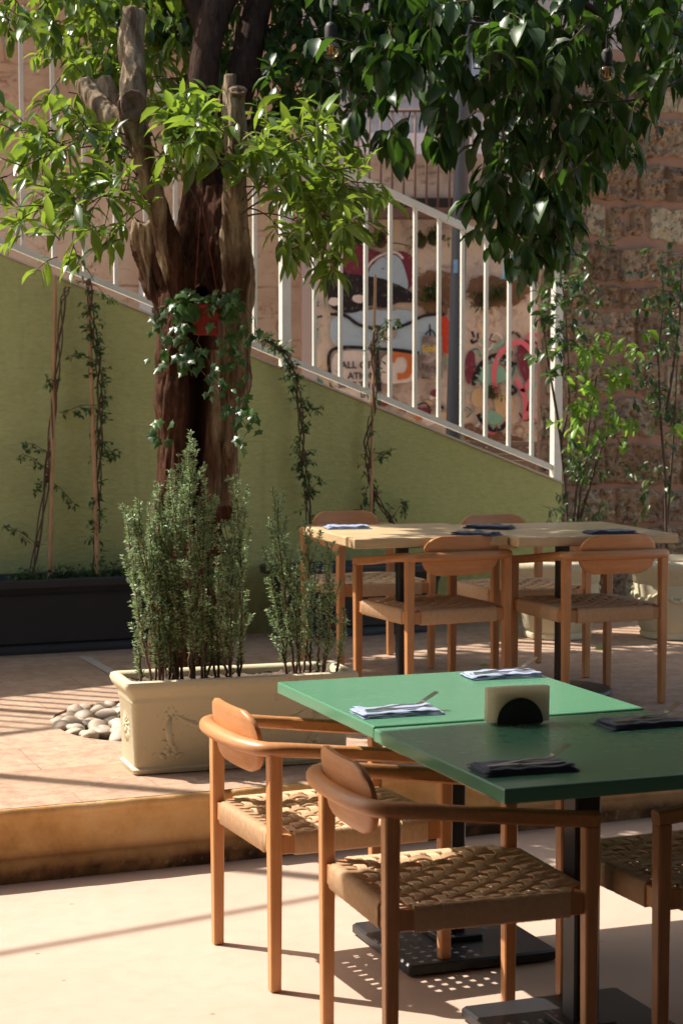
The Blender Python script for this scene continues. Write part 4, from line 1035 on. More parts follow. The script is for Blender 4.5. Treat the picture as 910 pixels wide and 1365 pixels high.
vine('jasmine_vine', [(42, 770), (62, 650), (70, 560), (78, 480), (84, 400), (92, 380)], None, .18, .03, 'nearly bare vine on the leftmost bamboo cane', bush=[(68, 600), ] and [(70, 610, 28, 590), (66, 630, 30, 605), (70, 640, 98, 670), (45, 720, 5, 700), (80, 510, 62, 510), (70, 640, 45, 660)])
vine('jasmine_vine', [(127, 770), (130, 690), (133, 600), (134, 520), (130, 470), (122, 420), (118, 370)], None, 2.6, .036, 'dense leafy vine on the second bamboo cane', bush=[(128, 540, 85, 550), (130, 480, 95, 475), (118, 360, 145, 400), (140, 590, 155, 610)])
vine('jasmine_vine', [(412, 700), (408, 640), (402, 590), (400, 540), (392, 500), (380, 470), (350, 450)], None, 2.3, .036, 'leafy vine just right of the trunk', bush=[(400, 550, 428, 545), (398, 610, 392, 622), (412, 660, 422, 645), (370, 465, 345, 445)])
vine('jasmine_vine', [(525, 700), (505, 670), (493, 640), (488, 590), (497, 545), (500, 500), (496, 460), (505, 430)], None, .9, .034, 'sparse twisting vine on the slim bamboo cane', bush=[(500, 620, 522, 598), (490, 640, 478, 690), (500, 660, 497, 690), (525, 690, 545, 668), (505, 440, 530, 425), (497, 470, 510, 440)])
lm, tm = MB(), MB()
for i in range(46):
    x = rl.uniform(0, 200); q = W(wall_t(x), -.2, TZ + .36)
    for _ in range(3): sprig(lm, tm, q + Vector((rl.gauss(0, .02), 0, 0)), Vector((rl.gauss(0, .7), rl.gauss(-.2, .3), 1)), rl.uniform(.04, .12), 7, .03, .014, .4, 'small', .0012)
e = empty('ground_cover_plant', W(wall_t(100), -.2, TZ + .36)); offs(lm.build('foliage', M['vine_leaf'], e, vc=True), e); offs(tm.build('stem', M['vine_stem'], e), e)
tag(e, 'low leafy plants growing along the rim of the long charcoal trough', 'plant')

# ------------------------------------------------------------------ round cream pots and right hand plants
def round_pot(x, y, label):
    e = empty('round_pot', (x, y, TZ)); mb = MB()
    mb.lathe([(.17, 0), (.185, .005), (.19, .03), (.18, .04), (.195, .06), (.215, .18), (.228, .3), (.225, .31), (.232, .315), (.235, .36), (.255, .38), (.268, .40), (.268, .425), (.255, .44), (.235, .44), (.225, .41)], n=48)
    mb.build('pot', M['cream'], e, auto=60)
    mb = MB(); mb.lathe([(.228, .41), (.01, .42)], n=32, cap=False); mb.build('soil', M['soil'], e)
    mb = MB()
    for k in range(6):
        a0 = k * math.pi / 3; pts = []
        for i in range(13):
            a = a0 + i / 12 * math.pi / 3; z = .27 - .055 * math.sin(i / 12 * math.pi); pts.append(Vector((.224 * math.cos(a), .224 * math.sin(a), z)))
        mb.tube(pts, [.006 + .006 * math.sin(i / 12 * math.pi) for i in range(13)], 8)
        for i in (0, 3, 6, 9): mb.ell(pts[i] + Vector((0, 0, .008)), (.018, .018, .018), 8)
    mb.build('swag_relief', M['cream'], e)
    tag(e, label, 'pot', 'round cream pots under the stone wall'); return e
round_pot(1.21, 10.45, 'round cream pot with swags, left one of the two beneath the stone wall')
round_pot(1.86, 10.45, 'round cream pot with swags, right one of the two at the picture edge')
def shrub(name, stems, clusters, Y, mat, label, L=.07, wd=.035, cat='plant', group=None):
    e = empty(name, (at(stems[0][0][0], 700, Y).x, Y, TZ + .41)); lm, tm = MB(), MB()
    for st in stems:
        pts = [at(x, y, Y + rl.uniform(-.03, .03)) for x, y in st]; f_ = []
        for i in range(len(pts) - 1):
            for k in range(5): f_.append(pts[i].lerp(pts[i + 1], k / 5))
        f_.append(pts[-1]); sm2 = MB(); sm2.tube(f_, [.009 * (1.1 - .8 * i / len(f_)) for i in range(len(f_))], 6, False); offs(sm2.build('stem', M['twig'], e), e)
    for (x, y, rx, ry, n) in clusters:
        for _ in range(n):
            p = at(x + rl.gauss(0, rx), y + rl.gauss(0, ry), Y + rl.uniform(-.18, .15)); sprig(lm, tm, p, Vector((rl.gauss(0, .7), rl.gauss(-.2, .5), rl.gauss(0, .6))), .09, 5, L, wd, .8, 'oval', .0018)
    merge(lm, tm); offs(lm.build('foliage', [M[mat], M['twig']], e, vc=True), e); tag(e, label, cat, group); return e
shrub('climbing_shrub', [[(757, 715), (752, 640), (747, 590), (758, 540), (756, 470), (752, 400), (742, 340)], [(748, 590), (738, 530), (728, 470), (722, 420)]], [(752, 400, 20, 30, 26), (768, 360, 16, 20, 14), (745, 470, 16, 26, 16), (728, 420, 12, 20, 7)], 10.5, 'vine_leaf', 'slender dark stemmed shrub rising beside the thick railing post', .062, .03)
shrub('bright_shrub', [[(765, 715), (775, 640), (785, 560), (795, 500)], [(770, 700), (800, 600), (830, 540)]], [(800, 470, 18, 12, 13), (785, 520, 20, 22, 19), (815, 560, 26, 14, 16), (845, 450, 8, 7, 4), (778, 560, 14, 18, 7)], 10.3, 'bright_leaf', 'bright green leafed shrub in front of the stone wall', .075, .034)
shrub('leafy_shrub', [[(762, 715), (768, 650), (785, 600)]], [(775, 615, 20, 16, 22), (810, 590, 22, 10, 12), (775, 690, 24, 8, 22), (765, 650, 10, 14, 9)], 10.25, 'vine_leaf', 'low bushy green plant spilling from the left cream pot', .05, .018)
shrub('tall_shrub', [[(888, 745), (886, 640), (880, 560), (876, 470), (884, 400), (880, 340)], [(888, 700), (896, 600), (902, 480)], [(886, 560), (905, 430), (908, 350)]], [(885, 380, 14, 24, 26), (895, 450, 14, 28, 28), (880, 520, 20, 22, 24), (865, 410, 8, 12, 5), (900, 560, 10, 30, 10), (880, 640, 18, 30, 9)], 10.4, 'vine_leaf', 'tall shrub on red brown stems at the far right of the stone wall', .05, .026)
# weeds on the mural wall
for (x, y, n, lb_) in ((475, 318, 16, 'leftmost weed tuft above the maroon patch of the mural'), (507, 322, 10, 'small weed tuft right above the pale blue arch of the mural'), (560, 322, 7, 'tiny weed tuft just left of the lamp post under the rusty ledge'),
                   (577, 318, 12, 'weed tuft under the rusty ledge touching the lamp post'), (572, 392, 22, 'biggest weed tuft on the bare stones left of the lamp post'), (664, 392, 14, 'weed tuft on the bare stones right of the lamp post'),
                   (655, 522, 8, 'weed tuft inside the mint crescent of the mural'), (640, 400, 8, 'small weed tuft between the lamp post and the pink ring')):
    lm, tm = MB(), MB(); p0 = g(x, y)
    for _ in range(n): sprig(lm, tm, p0 + Vector((rl.gauss(0, .02), -.005, rl.gauss(0, .025))), Vector((rl.gauss(0, .7), -.7, rl.gauss(.3, .6))), .10, 7, .05, .02, .6, 'small', .001)
    tm.ell(p0, (.05, .015, .06), 8)
    merge(lm, tm); o = lm.build('wall_weed', [M['vine_leaf'], M['twig']], vc=True); tag(o, lb_, 'weed', 'weeds growing from the mural wall')

# ------------------------------------------------------------------ cream box planter with rosemary
c_bl, c_fl, c_br = Vector((-.872, 6.91, 0)), Vector((-.76, 6.645, 0)), Vector((-.055, 7.18, 0))
ang = math.atan2(c_br.y - c_bl.y, c_br.x - c_bl.x); PL = .88; PD = .31; PH = .345
pc = (c_bl + c_fl) / 2 + Vector((math.cos(ang), math.sin(ang), 0)) * PL / 2
plant = empty('box_planter', (pc.x, pc.y, TZ), ang)
def rr_ring(l, w, z, r=.02, n=3):
    out = []
    for (sx, sy, a0) in ((1, 1, 0), (-1, 1, 90), (-1, -1, 180), (1, -1, 270)):
        for k in range(n + 1):
            a = R(a0 + 90 * k / n); out.append(Vector((sx * (l / 2 - r) + r * math.cos(a), sy * (w / 2 - r) + r * math.sin(a), z)))
    return out
mb = MB(); pr = [(-.046, 0), (-.036, .004), (-.031, .02), (-.040, .028), (-.038, .034), (-.028, PH - .085), (-.024, PH - .08), (-.026, PH - .07), (-.018, PH - .055), (-.004, PH - .035), (.002, PH - .018), (-.002, PH - .004), (-.012, PH), (-.03, PH - .002), (-.04, PH - .012), (-.042, PH - .04)]
mb.rings([rr_ring(PL + 2 * p, PD + 2 * p, z, .024 if z > .05 else .015, 4) for p, z in pr], True, True)
mb.build('box', M['cream'], plant, auto=50)
nx_, ny_ = 70, 22; mb = MB(); ids = []
for i in range(nx_ + 1):
    ids.append([mb.vert(((i / nx_ - .5) * (PL - .082), (j / ny_ - .5) * (PD - .082), PH - .03 + .014 * noise.fractal(Vector((i * .35, j * .35, 2)), .8, 2, 3))) for j in range(ny_ + 1)])
for i in range(nx_):
    for j in range(ny_): mb.face((ids[i][j], ids[i + 1][j], ids[i + 1][j + 1], ids[i][j + 1]))
mb.build('soil', M['soil'], plant)
# reliefs: rosette on the end, swags on the front
mb = MB(); xf = -PL / 2 + .038
for k in range(14):
    a = 2 * math.pi * k / 14; Mx = Matrix.Rotation(a, 3, 'X')
    mb.ell(Vector((xf, .0, .17)) + Mx @ Vector((0, 0, .042)), (.010, .010, .030), 8, Mx)
    mb.ell(Vector((xf - .004, .0, .17)) + Mx @ Vector((0, 0, .022)), (.010, .007, .016), 8, Mx)
mb.ell((xf - .004, 0, .17), (.012, .014, .014), 10); mb.build('rosette_relief', M['cream'], plant)
yf = -PD / 2 + .036
mb = MB()
for s_ in (-1, 1):
    cx = s_ * (PL / 2 - .17)
    for k in range(6):
        a = k * math.pi / 3; mb.ell((cx + .018 * math.cos(a), yf, .225 + .018 * math.sin(a)), (.013, .009, .013), 8)
        mb.ell((cx + .016 * math.cos(a) - s_ * .0, yf, .085 + .016 * math.sin(a)), (.013, .009, .013), 8)
    mb.tube([(cx, yf, .21), (cx + s_ * .012, yf, .16), (cx, yf, .10)], [.008, .014, .01], 8)
    for k in range(5): mb.ell((cx + s_ * .012 + (.014 if k % 2 else -.014), yf, .12 + .02 * k), (.013, .007, .008), 8)
    mb.ell((cx - .03, yf, .065), (.018, .007, .010), 8, Matrix.Rotation(.6, 3, 'Y')); mb.ell((cx + .03, yf, .065), (.018, .007, .010), 8, Matrix.Rotation(-.6, 3, 'Y'))
pts = []; 
for i in range(25):
    u = i / 24; x = (-1 + 2 * u) * (PL / 2 - .17); pts.append(Vector((x, yf, .225 - .05 * math.sin(u * math.pi) - .03 * abs(math.sin(u * 2 * math.pi)))))
mb.tube(pts, [.006 + .007 * abs(math.sin(i / 24 * 2 * math.pi)) for i in range(25)], 8)
for i in range(1, 24): mb.ell(pts[i] + Vector((0, 0, .012 * (-1) ** i)), (.015, .008, .007), 8, Matrix.Rotation(.5 * (-1) ** i, 3, 'Y'))
mb.ell((0, yf, .17), (.03, .01, .02), 10); mb.build('swag_relief', M['cream'], plant)
tag(plant, 'cream moulded box planter with swag relief holding the rosemary', 'planter')
def rosemary(spec, label):
    pm4 = Matrix.Translation(plant.location) @ Matrix.Rotation(ang, 4, 'Z')
    e = None; lm, tm = MB(), MB()
    for (bx, by, tx, ty, dY) in spec:
        b0 = pm4 @ Vector((bx, by, PH - .03))
        if e is None: e = empty('rosemary_bush', b0)
        tip = at(tx, ty, b0.y + dY); mid = b0.lerp(tip, .45) + Vector(((b0.x - tip.x) * .25, 0, .0)) + Vector((rl.gauss(0, .022), rl.gauss(0, .025), 0))
        n = 26; pts = [b0.lerp(mid, k / n).lerp(mid.lerp(tip, k / n), k / n) + Vector((rl.gauss(0, .0022), rl.gauss(0, .0022), 0)) for k in range(n + 1)]
        tm.tube(pts, [.0042 * (1.15 - k / n) + .0008 for k in range(n + 1)], 5, False)
        ln = (tip - b0).length; bare = rl.uniform(.03, .2)
        def needles(P, a, bdens, ln_):
            cnt = int(ln_ * 760 * bdens)
            for _ in range(cnt):
                u = a + (1 - a) * rl.random() ** .85; f = u * (len(P) - 1); i = min(len(P) - 2, int(f)); p = P[i].lerp(P[i + 1], f - i); ax = (P[i + 1] - P[i]).normalized()
                if noise.noise(p * 22) < -.28 and u < .85: continue
                sd_ = ax.cross(rdir(rl)).normalized(); d = (ax * rl.uniform(.35, 1.1) + sd_).normalized(); L = rl.uniform(.015, .029) * (1 - .25 * u)
                w_ = d.cross(rdir(rl)).normalized() * .0025; tone = min(1, max(0, rl.gauss(.45, .3))); lm.col = (tone,) * 3
                q = p + d * L * .5 + Vector((0, 0, .001)); t_ = p + d * L - Vector((0, 0, .002))
                i0 = lm.vert(p); i1 = lm.vert(q + w_); i2 = lm.vert(t_); i3 = lm.vert(q - w_); lm.face((i0, i1, i2, i3))
        needles(pts, bare, 1.0, ln * (1 - bare))
        for _ in range(int(ln * 15)):
            u = rl.uniform(bare * .8, .95); i = int(u * n); p = pts[i]; ax = (pts[min(i + 1, n)] - pts[max(i - 1, 0)]).normalized()
            d = (ax + ax.cross(rdir(rl)).normalized() * rl.uniform(.25, .6)).normalized(); l2 = rl.uniform(.05, .13)
            P = [p + d * l2 * k / 5 + Vector((0, 0, .004 * k)) for k in range(6)]; tm.tube(P, .0013, 4, False); needles(P, .05, 1.0, l2)
    offs(tm.build('stems', M['vine_stem'], e), e); offs(lm.build('needles', M['rosemary'], e, vc=True), e)
    tag(e, label, 'rosemary', 'rosemary bushes in the cream planter')
def fan(n, bx, tx, ty, dy=.06):
    out = []
    for i in range(n):
        u = (i + .5) / n; x = bx[0] + (bx[1] - bx[0]) * u
        txx = tx[0] + (tx[1] - tx[0]) * min(1, max(0, u + rl.gauss(0, .08)))
        out.append((x + rl.gauss(0, .012), rl.uniform(-.08, .08), txx, ty(txx) + abs(rl.gauss(0, 52)), rl.uniform(-dy, dy)))
    return out
rosemary(fan(11, (-.34, -.22), (166, 212), lambda x: 662 if x < 185 else 690), 'leftmost rosemary bush, lower and leaning out to the left')
rosemary(fan(15, (-.25, -.12), (205, 278), lambda x: 590 if 225 < x < 262 else 635), 'tallest rosemary bush, in front of the trunk')
rosemary(fan(10, (-.10, .03), (270, 324), lambda x: 618 if 292 < x < 316 else 690), 'rosemary bush just right of the tallest one')
rosemary(fan(5, (.20, .25), (354, 374), lambda x: 630) + fan(7, (.26, .36), (384, 466), lambda x: 640 if 398 < x < 410 else 722), 'rosemary bush at the right end of the planter')

# ------------------------------------------------------------------ chair
def catm(pts, n=6):
    pts = [Vector(p) for p in pts]; out = []
    for i in range(len(pts) - 1):
        p0, p1, p2, p3 = pts[max(i - 1, 0)], pts[i], pts[i + 1], pts[min(i + 2, len(pts) - 1)]
        for k in range(n):
            t = k / n; out.append(.5 * ((2 * p1) + (p2 - p0) * t + (2 * p0 - 5 * p1 + 4 * p2 - p3) * t * t + (-p0 + 3 * p1 - 3 * p2 + p3) * t ** 3))
    out.append(pts[-1]); return out
def make_chair():
    e = empty('armchair', (0, 0, 0))
    RX, RY, FX, FY = .238, -.255, .242, .255
    for sx in (-1, 1):
        for (x, y, h, w0, w1) in ((sx * RX, RY, .655, .030, .038), (sx * FX, FY, .592, .031, .038)):
            mb = MB(); mb.cbox((x, y, h / 2 + .002), (w1, w1, h), .004, None, w0 / w1)
            mb.build('leg', M['beech'], e, auto=35)
            mb = MB(); mb.lathe([(.010, 0), (.011, .003)], (x, y, 0), 10)
            lg = [o for o in e.children if o.name.startswith('leg')][-1]
            mb.build('foot_glide', M['black_plastic'], lg)
    # rail: round bent back + squared arms
    mb = MB()
    half = [(FX, FY + .019, .609), (FX, FY - .06, .616), (FX + .004, .06, .632), (FX + .008, -.08, .650), (FX + .008, -.20, .664), (FX - .012, -.275, .669), (FX - .075, -.308, .671), (.09, -.322, .672), (0, -.325, .672)]
    P = catm(half + [(-x, y, z) for x, y, z in half[-2::-1]], 6)
    rs = []; n = len(P)
    for i, p in enumerate(P):
        d = (P[min(i + 1, n - 1)] - P[max(i - 1, 0)]).normalized(); x = d.cross(Vector((0, 0, 1))).normalized(); y = x.cross(d)
        u = min(i, n - 1 - i) / (n / 2); sq = 1 - min(1, max(0, (u - .30) / .25)); rw = .019 + .0055 * (1 - sq); rh = .0185 + .002 * (1 - sq)
        ring = []
        for k in range(16):
            a = 2 * math.pi * (k + .5) / 16; ca, sa = math.cos(a), math.sin(a); ex = 1.0 if sq == 0 else 1 - .72 * sq
            cx = math.copysign(abs(ca) ** ex, ca); sy = math.copysign(abs(sa) ** ex, sa)
            if sq > .5: m_ = max(abs(ca), abs(sa)); cx, sy = (ca / m_) * (1 - .0) , (sa / m_); f_ = (sq - .5) * 2; cx = cx * f_ + ca * (1 - f_); sy = sy * f_ + sa * (1 - f_)
            else: cx, sy = ca, sa
            ring.append(p + x * cx * rw + y * sy * rh)
        rs.append(ring)
    mb.rings(rs); mb.build('arm_rail', M['beech_pad'], e, auto=42)
    # back pad
    mb = MB(); ids = {}; nu, nv = 30, 14; PWd, PHt = .37, .172; th = .011
    def pad_xy(u, v):
        # u,v in -1..1, mapped to a soft chamfered slab shape
        rc = .074; q_ = max(0, (abs(v) * PHt / 2 - (PHt / 2 - rc)) / rc); w = PWd / 2 - rc * 1.15 * (1 - math.sqrt(max(0, 1 - q_ * q_ * .97))); return u * w, v * PHt / 2
    sides = []
    for s_ in (-1, 1):
        g_ = []
        for i in range(nu + 1):
            row = []
            for j in range(nv + 1):
                u = -1 + 2 * i / nu; v = -1 + 2 * j / nv; x, z = pad_xy(u, v)
                ed = min(1 - abs(u), 1 - abs(v)); tt_ = th * min(1, .35 + (max(0, ed) * 9)) ** .5 if ed < .12 else th
                yy = -.292 + .55 * x * x + s_ * tt_ - (z) * .14
                row.append(mb.vert((x, yy, .672 + z)))
            g_.append(row)
        sides.append(g_)
    A, B = sides
    for i in range(nu):
        for j in range(nv):
            mb.face((A[i][j], A[i + 1][j], A[i + 1][j + 1], A[i][j + 1])); mb.face((B[i][j], B[i][j + 1], B[i + 1][j + 1], B[i + 1][j]))
    for i in range(nu): mb.face((A[i][0], B[i][0], B[i + 1][0], A[i + 1][0])); mb.face((A[i][-1], A[i + 1][-1], B[i + 1][-1], B[i][-1]))
    for j in range(nv): mb.face((A[0][j], A[0][j + 1], B[0][j + 1], B[0][j])); mb.face((A[-1][j], B[-1][j], B[-1][j + 1], A[-1][j + 1]))
    o = mb.build('backrest', M['beech_pad'], e); fix_normals(o); o.data.set_sharp_from_angle(angle=R(60))
    # seat frame
    mb = MB(); zc, zh = .405, .052
    mb.cbox((0, RY + .005, zc), (RX * 2 - .03, .024, zh), .003); mb.cbox((0, FY - .004, zc), (FX * 2 - .03, .024, zh), .003)
    for sx in (-1, 1): mb.cbox((sx * (RX - .004), 0, zc), (.024, FY - RY - .03, zh), .003)
    mb.build('seat_frame', M['beech'], e, auto=35)
    # cord wraps
    mb = MB()
    def wrap(a, b, wd, ht):
        a, b = Vector(a), Vector(b); L = (b - a).length; d = (b - a).normalized(); x = d.cross(Vector((0, 0, 1))).normalized(); n = int(L / .0011); rs = []
        prof = [(-1, -.8), (-.8, -1), (.8, -1), (1, -.8), (1, .6), (.8, .95), (.45, 1.08), (-.45, 1.08), (-.8, .95), (-1, .6)]
        for i in range(n + 1):
            k = 1 + .0; bulge = .0024 * abs(math.sin(math.pi * i / 5)) ** .7 + .0008 * noise.noise(Vector((i * .21, a.x * 9, a.y * 9))); p = a + d * L * i / n
            rs.append([p + x * (u * (wd / 2 + bulge)) + Vector((0, 0, v * (ht / 2 + bulge))) for u, v in prof])
        mb.rings(rs)
    wrap((-.185, RY + .005, zc), (.185, RY + .005, zc), .032, .058); wrap((-.185, FY - .004, zc), (.185, FY - .004, zc), .032, .058)
    for sx in (-1, 1): wrap((sx * (RX - .004), -.20, zc + .0005), (sx * (RX - .004), .20, zc + .0005), .031, .0575)
    # woven bands
    N = 10; span = .205; zt = .437
    def dish(x, y): return zt - .016 * (1 - (x / .22) ** 2) * (1 - (y / .235) ** 2)
    def band(k, along):
        c0 = -span + 2 * span * (k + .5) / N; hw = span / N * .60
        for c in range(5):
            off = -hw + 2 * hw * (c + .5) / 5; pts = []
            m = N * 5
            for i in range(m + 1):
                u = -.232 + .464 * i / m; ph = (u + span) / (2 * span) * N
                w = math.sin(math.pi * (ph + k)) * .0052 if -span < u < span else 0
                x, y = (c0 + off, u) if along else (u, c0 + off)
                wob = .0008 * noise.noise(Vector((u * 30, c0 * 90 + c, 4.0 if along else 0)))
                pts.append(Vector((x + wob, y * 1.06 + wob, dish(x, y) + (w if along else -w))))
            mb.tube(pts, hw / 5 * 1.12, 5, False)
    for k in range(N): band(k, True); band(k, False)
    # loose under cords
    for k in range(9):
        x = -.17 + .34 * k / 8; mb.tube(catm([(x, RY + .01, .378), (x + rl.gauss(0, .004), -.1, .366 + rl.gauss(0, .002)), (x, .1, .365), (x, FY - .01, .378)], 4), .0035, 5, False)
        mb.tube(catm([(-RX + .01, x, .377), (-.1, x, .369 + rl.gauss(0, .002)), (.1, x, .368), (RX - .01, x, .377)], 4), .003, 5, False)
    mb.build('woven_seat', M['cord'], e)
    return e
chair0 = make_chair(); used = False
def put_chair(cx, cy, f, z, label, group):
    global used
    c = chair0 if not used else copy_tree(chair0); used = True
    c.location = (cx, cy, z); c.rotation_euler = (0, 0, math.atan2(-f[0], f[1])); tag(c, label, 'armchair', group)
GG, GW = 'armchairs around the green tables', 'armchairs around the wooden tables'
put_chair(-.279 + .24, 5.245 + .10, (.92, .386), 0, 'sunlit beech armchair with cord seat beside the cream planter at the far green table', GG)
put_chair(.04 + .240, 4.535 + .072, (.948, .318), 0, 'nearest beech armchair, half shaded, at the dark green table end', GG)
put_chair(.92, 4.80, (-.93, -.38), 0, 'shaded beech armchair cut by the right picture edge', GG)
put_chair(.40, 8.337, (-.42, .91), TZ, 'beech armchair with its back to us at the left wooden table', GW)
put_chair(1.104, 8.395, (-.35, .94), TZ, 'beech armchair with its back to us at the right wooden table', GW)
put_chair(.861, 9.126, (.35, -.94), TZ, 'beech armchair facing us across the right wooden table, mostly hidden', GW)
put_chair(.126, 9.41, (.37, -.93), TZ, 'beech armchair facing us behind the left wooden table and the rosemary', GW)

# ------------------------------------------------------------------ tables
def table(cx, cy, rz, z, wx, wy, th, top_mat, basekind, label, group, colw=.07, dz=0.0):
    e = empty('green_table' if top_mat == 'green' else 'wooden_table', (cx, cy, z), rz); H = .75 + dz
    mb = MB(); mb.box((0, 0, H - th / 2), (wx, wy, th)); o = mb.build('tabletop', M[top_mat], e, False); bevel(o, .005, 3)
    mb = MB(); mb.cbox((0, 0, (H - th) / 2 + .01), (colw, colw, H - th - .03), .006); mb.build('column', M['black_metal'], e, auto=30)
    mb = MB()
    if basekind == 'square': mb.cbox((0, 0, .02), (.46, .46, .032), .008); mb.cbox((0, 0, .045), (.14, .14, .02), .006)
    else: mb.lathe([(.225, 0), (.23, .006), (.225, .02), (.08, .03), (.03, .045)], n=48)
    mb.build('base', M['black_metal'], e, auto=30)
    mb = MB(); mb.box((0, 0, H - th - .012), (.34, .05, .022)); mb.box((0, 0, H - th - .0122), (.05, .34, .0215)); mb.build('top_bracket', M['black_metal'], e, False)
    tag(e, label, 'table', group); return e
RG = R(20.5)
table(.326, 5.43, RG, 0, .815, .80, .036, 'green', 'square', 'sunlit mint green square table, far one of the green pair', 'green tables', .06, .003)
table(.606, 4.665, RG, 0, .815, .80, .036, 'green', 'square', 'deep green square table in shade, near one of the green pair', 'green tables', .072)
RWd = R(17); TBW = TZ
table(.273, 8.424, RWd, TZ, .70, .80, .042, 'table_wood', 'round', 'pale wooden table behind the rosemary, left one of the wooden pair', 'wooden tables', .05, .002)
table(1.009, 8.543, RWd, TZ, .76, .80, .042, 'table_wood', 'round', 'pale wooden table nearest the stone wall, right one of the wooden pair', 'wooden tables', .055)

# napkins + cutlery
def napkin(p, rz, z, mats, label, L=.235, Wd=.125, thick=.013, seed=0):
    e = empty('cloth_napkin', (p.x, p.y, z), rz)
    mb = MB(); layers = 4
    for k in range(layers):
        nu, nv = 26, 14; h = thick / layers; z0 = h * k; sx = L - .006 * (k % 2) - .004 * k; sy = Wd - .006 * k; ids = [[], []]; ox = .006 * ((k * 7 + seed) % 3 - 1)
        for s_ in (0, 1):
            for i in range(nu + 1):
                row = []
                for j in range(nv + 1):
                    u, v = i / nu - .5, j / nv - .5; ed = min(.5 - abs(u), .5 - abs(v))
                    wz = .0022 * noise.noise(Vector((u * 5 + seed, v * 4, k * .4))) * (1 + k) + .003 * max(0, -.42 + abs(u)) * 10 * noise.noise(Vector((v * 6, seed, k)))
                    row.append(mb.vert((u * sx + ox + .002 * noise.noise(Vector((v * 9, k, seed))), v * sy + .003 * noise.noise(Vector((u * 6, k, seed + 4))), z0 + max(0, wz) + (h * .85 if s_ else .0) * (min(1, .4 + ed * 30)) + .0005)))
                ids[s_].append(row)
        A, B = ids
        for i in range(nu):
            for j in range(nv): mb.face((A[i][j], A[i][j + 1], A[i + 1][j + 1], A[i + 1][j])); mb.face((B[i][j], B[i + 1][j], B[i + 1][j + 1], B[i][j + 1]))
        for i in range(nu): mb.face((A[i][0], A[i + 1][0], B[i + 1][0], B[i][0])); mb.face((A[i][-1], B[i][-1], B[i + 1][-1], A[i + 1][-1]))
        for j in range(nv): mb.face((A[0][j], B[0][j], B[0][j + 1], A[0][j + 1])); mb.face((A[-1][j], A[-1][j + 1], B[-1][j + 1], B[-1][j]))
    mb.build('cloth', mats, e); tag(e, label, 'napkin', 'folded napkins laid on the tables'); return e
def fork_mesh():
    mb = MB(); L = .19
    P = [(-.095, .0, .0035), (-.05, 0, .0055), (0, 0, .0065), (.035, 0, .0035), (.055, 0, .0045), (.066, 0, .010)]
    pts = catm(P, 4); n = len(pts); rs = []
    for i, p in enumerate(pts):
        u = i / (n - 1); w = (.0085 - .0055 * min(1, u / .45)) if u < .45 else .003 + .0085 * max(0, (u - .68) / .32) ** .7
        t_ = .0011; rs.append([p + Vector((0, -w, -t_)), p + Vector((0, w, -t_)), p + Vector((0, w, t_)), p + Vector((0, -w, t_))])
    mb.rings(rs)
    for k in range(4):
        y = -.0100 + .0067 * k; q = catm([(.065, y * .9, .0098), (.08, y, .017), (.108, y, .030)], 3)
        mb.rings([[p + Vector((0, -.0019, -.0008)), p + Vector((0, .0019, -.0008)), p + Vector((0, .0019, .0008)), p + Vector((0, -.0019, .0008))] for p in q])
    return mb
def knife_mesh():
    mb = MB(); rs = []
    for i in range(21):
        x = -.10 + .20 * i / 20; w = .0065 if i < 9 else (.008 * (1 - max(0, (i - 16) / 4) ** 2 * .8)); t_ = .0028 if i < 9 else .0009
        rs.append([Vector((x, -w, .003 - t_)), Vector((x, w, .003 - t_)), Vector((x, w, .003 + t_)), Vector((x, -w, .003 + t_))])
    mb.rings(rs); return mb
fork0 = fork_mesh().build('fork', M['steel'], None, auto=50); knife0 = knife_mesh().build('knife', M['steel'], None, auto=50); fu = [False]
def setting(px, py, ztop, rz, mats, lab, seed, cut=True, L=.235):
    p = on(px, py, ztop); napkin(p, rz, ztop + .0005, mats, 'folded napkin ' + lab, seed=seed, L=L)
    if not cut: return
    f = fork0 if not fu[0] else fork0.copy(); k = knife0 if not fu[0] else knife0.copy()
    if fu[0]: COL.objects.link(f); COL.objects.link(k)
    fu[0] = True; Mr = Matrix.Rotation(rz, 3, 'Z')
    f.location = p + Mr @ Vector((.02, .012, .0145)); f.rotation_euler = (0, R(-3), rz + .10)
    k.location = p + Mr @ Vector((.0, -.022, .0145)); k.rotation_euler = (0, 0, rz + .03)
    tag(f, 'steel fork resting on the napkin ' + lab, 'fork', 'forks on the napkins'); tag(k, 'steel knife resting on the napkin ' + lab, 'knife', 'knives on the napkins')
NB, NN = M['napkin_sunlit'], M['napkin_shaded']
setting(529, 951, .753, RG - .03, NB, 'on the sunlit left edge of the far green table', 1)
setting(668, 901.5, .753, RG - .06, NB, 'at the far corner of the sunlit green table', 2)
setting(856, 966, .750, RG + .0, NN, 'at the right edge of the green tables', 3)
setting(697, 1026, .750, RG - .05, NN, 'at the near corner of the shaded green table', 4)
setting(462, 704.5, 1.002, R(14), NB, 'at the left end of the wooden tables beside the rosemary', 5, False, .2)
setting(634, 713, 1.002, R(150), NN, 'on the near side of the left wooden table', 6, False, .2)
setting(652, 704, 1.002, R(160), NN, 'on the far side where the wooden tables meet', 7, False, .22)
setting(812, 711, 1.0, R(14), NN, 'on the right wooden table', 8, False, .22)

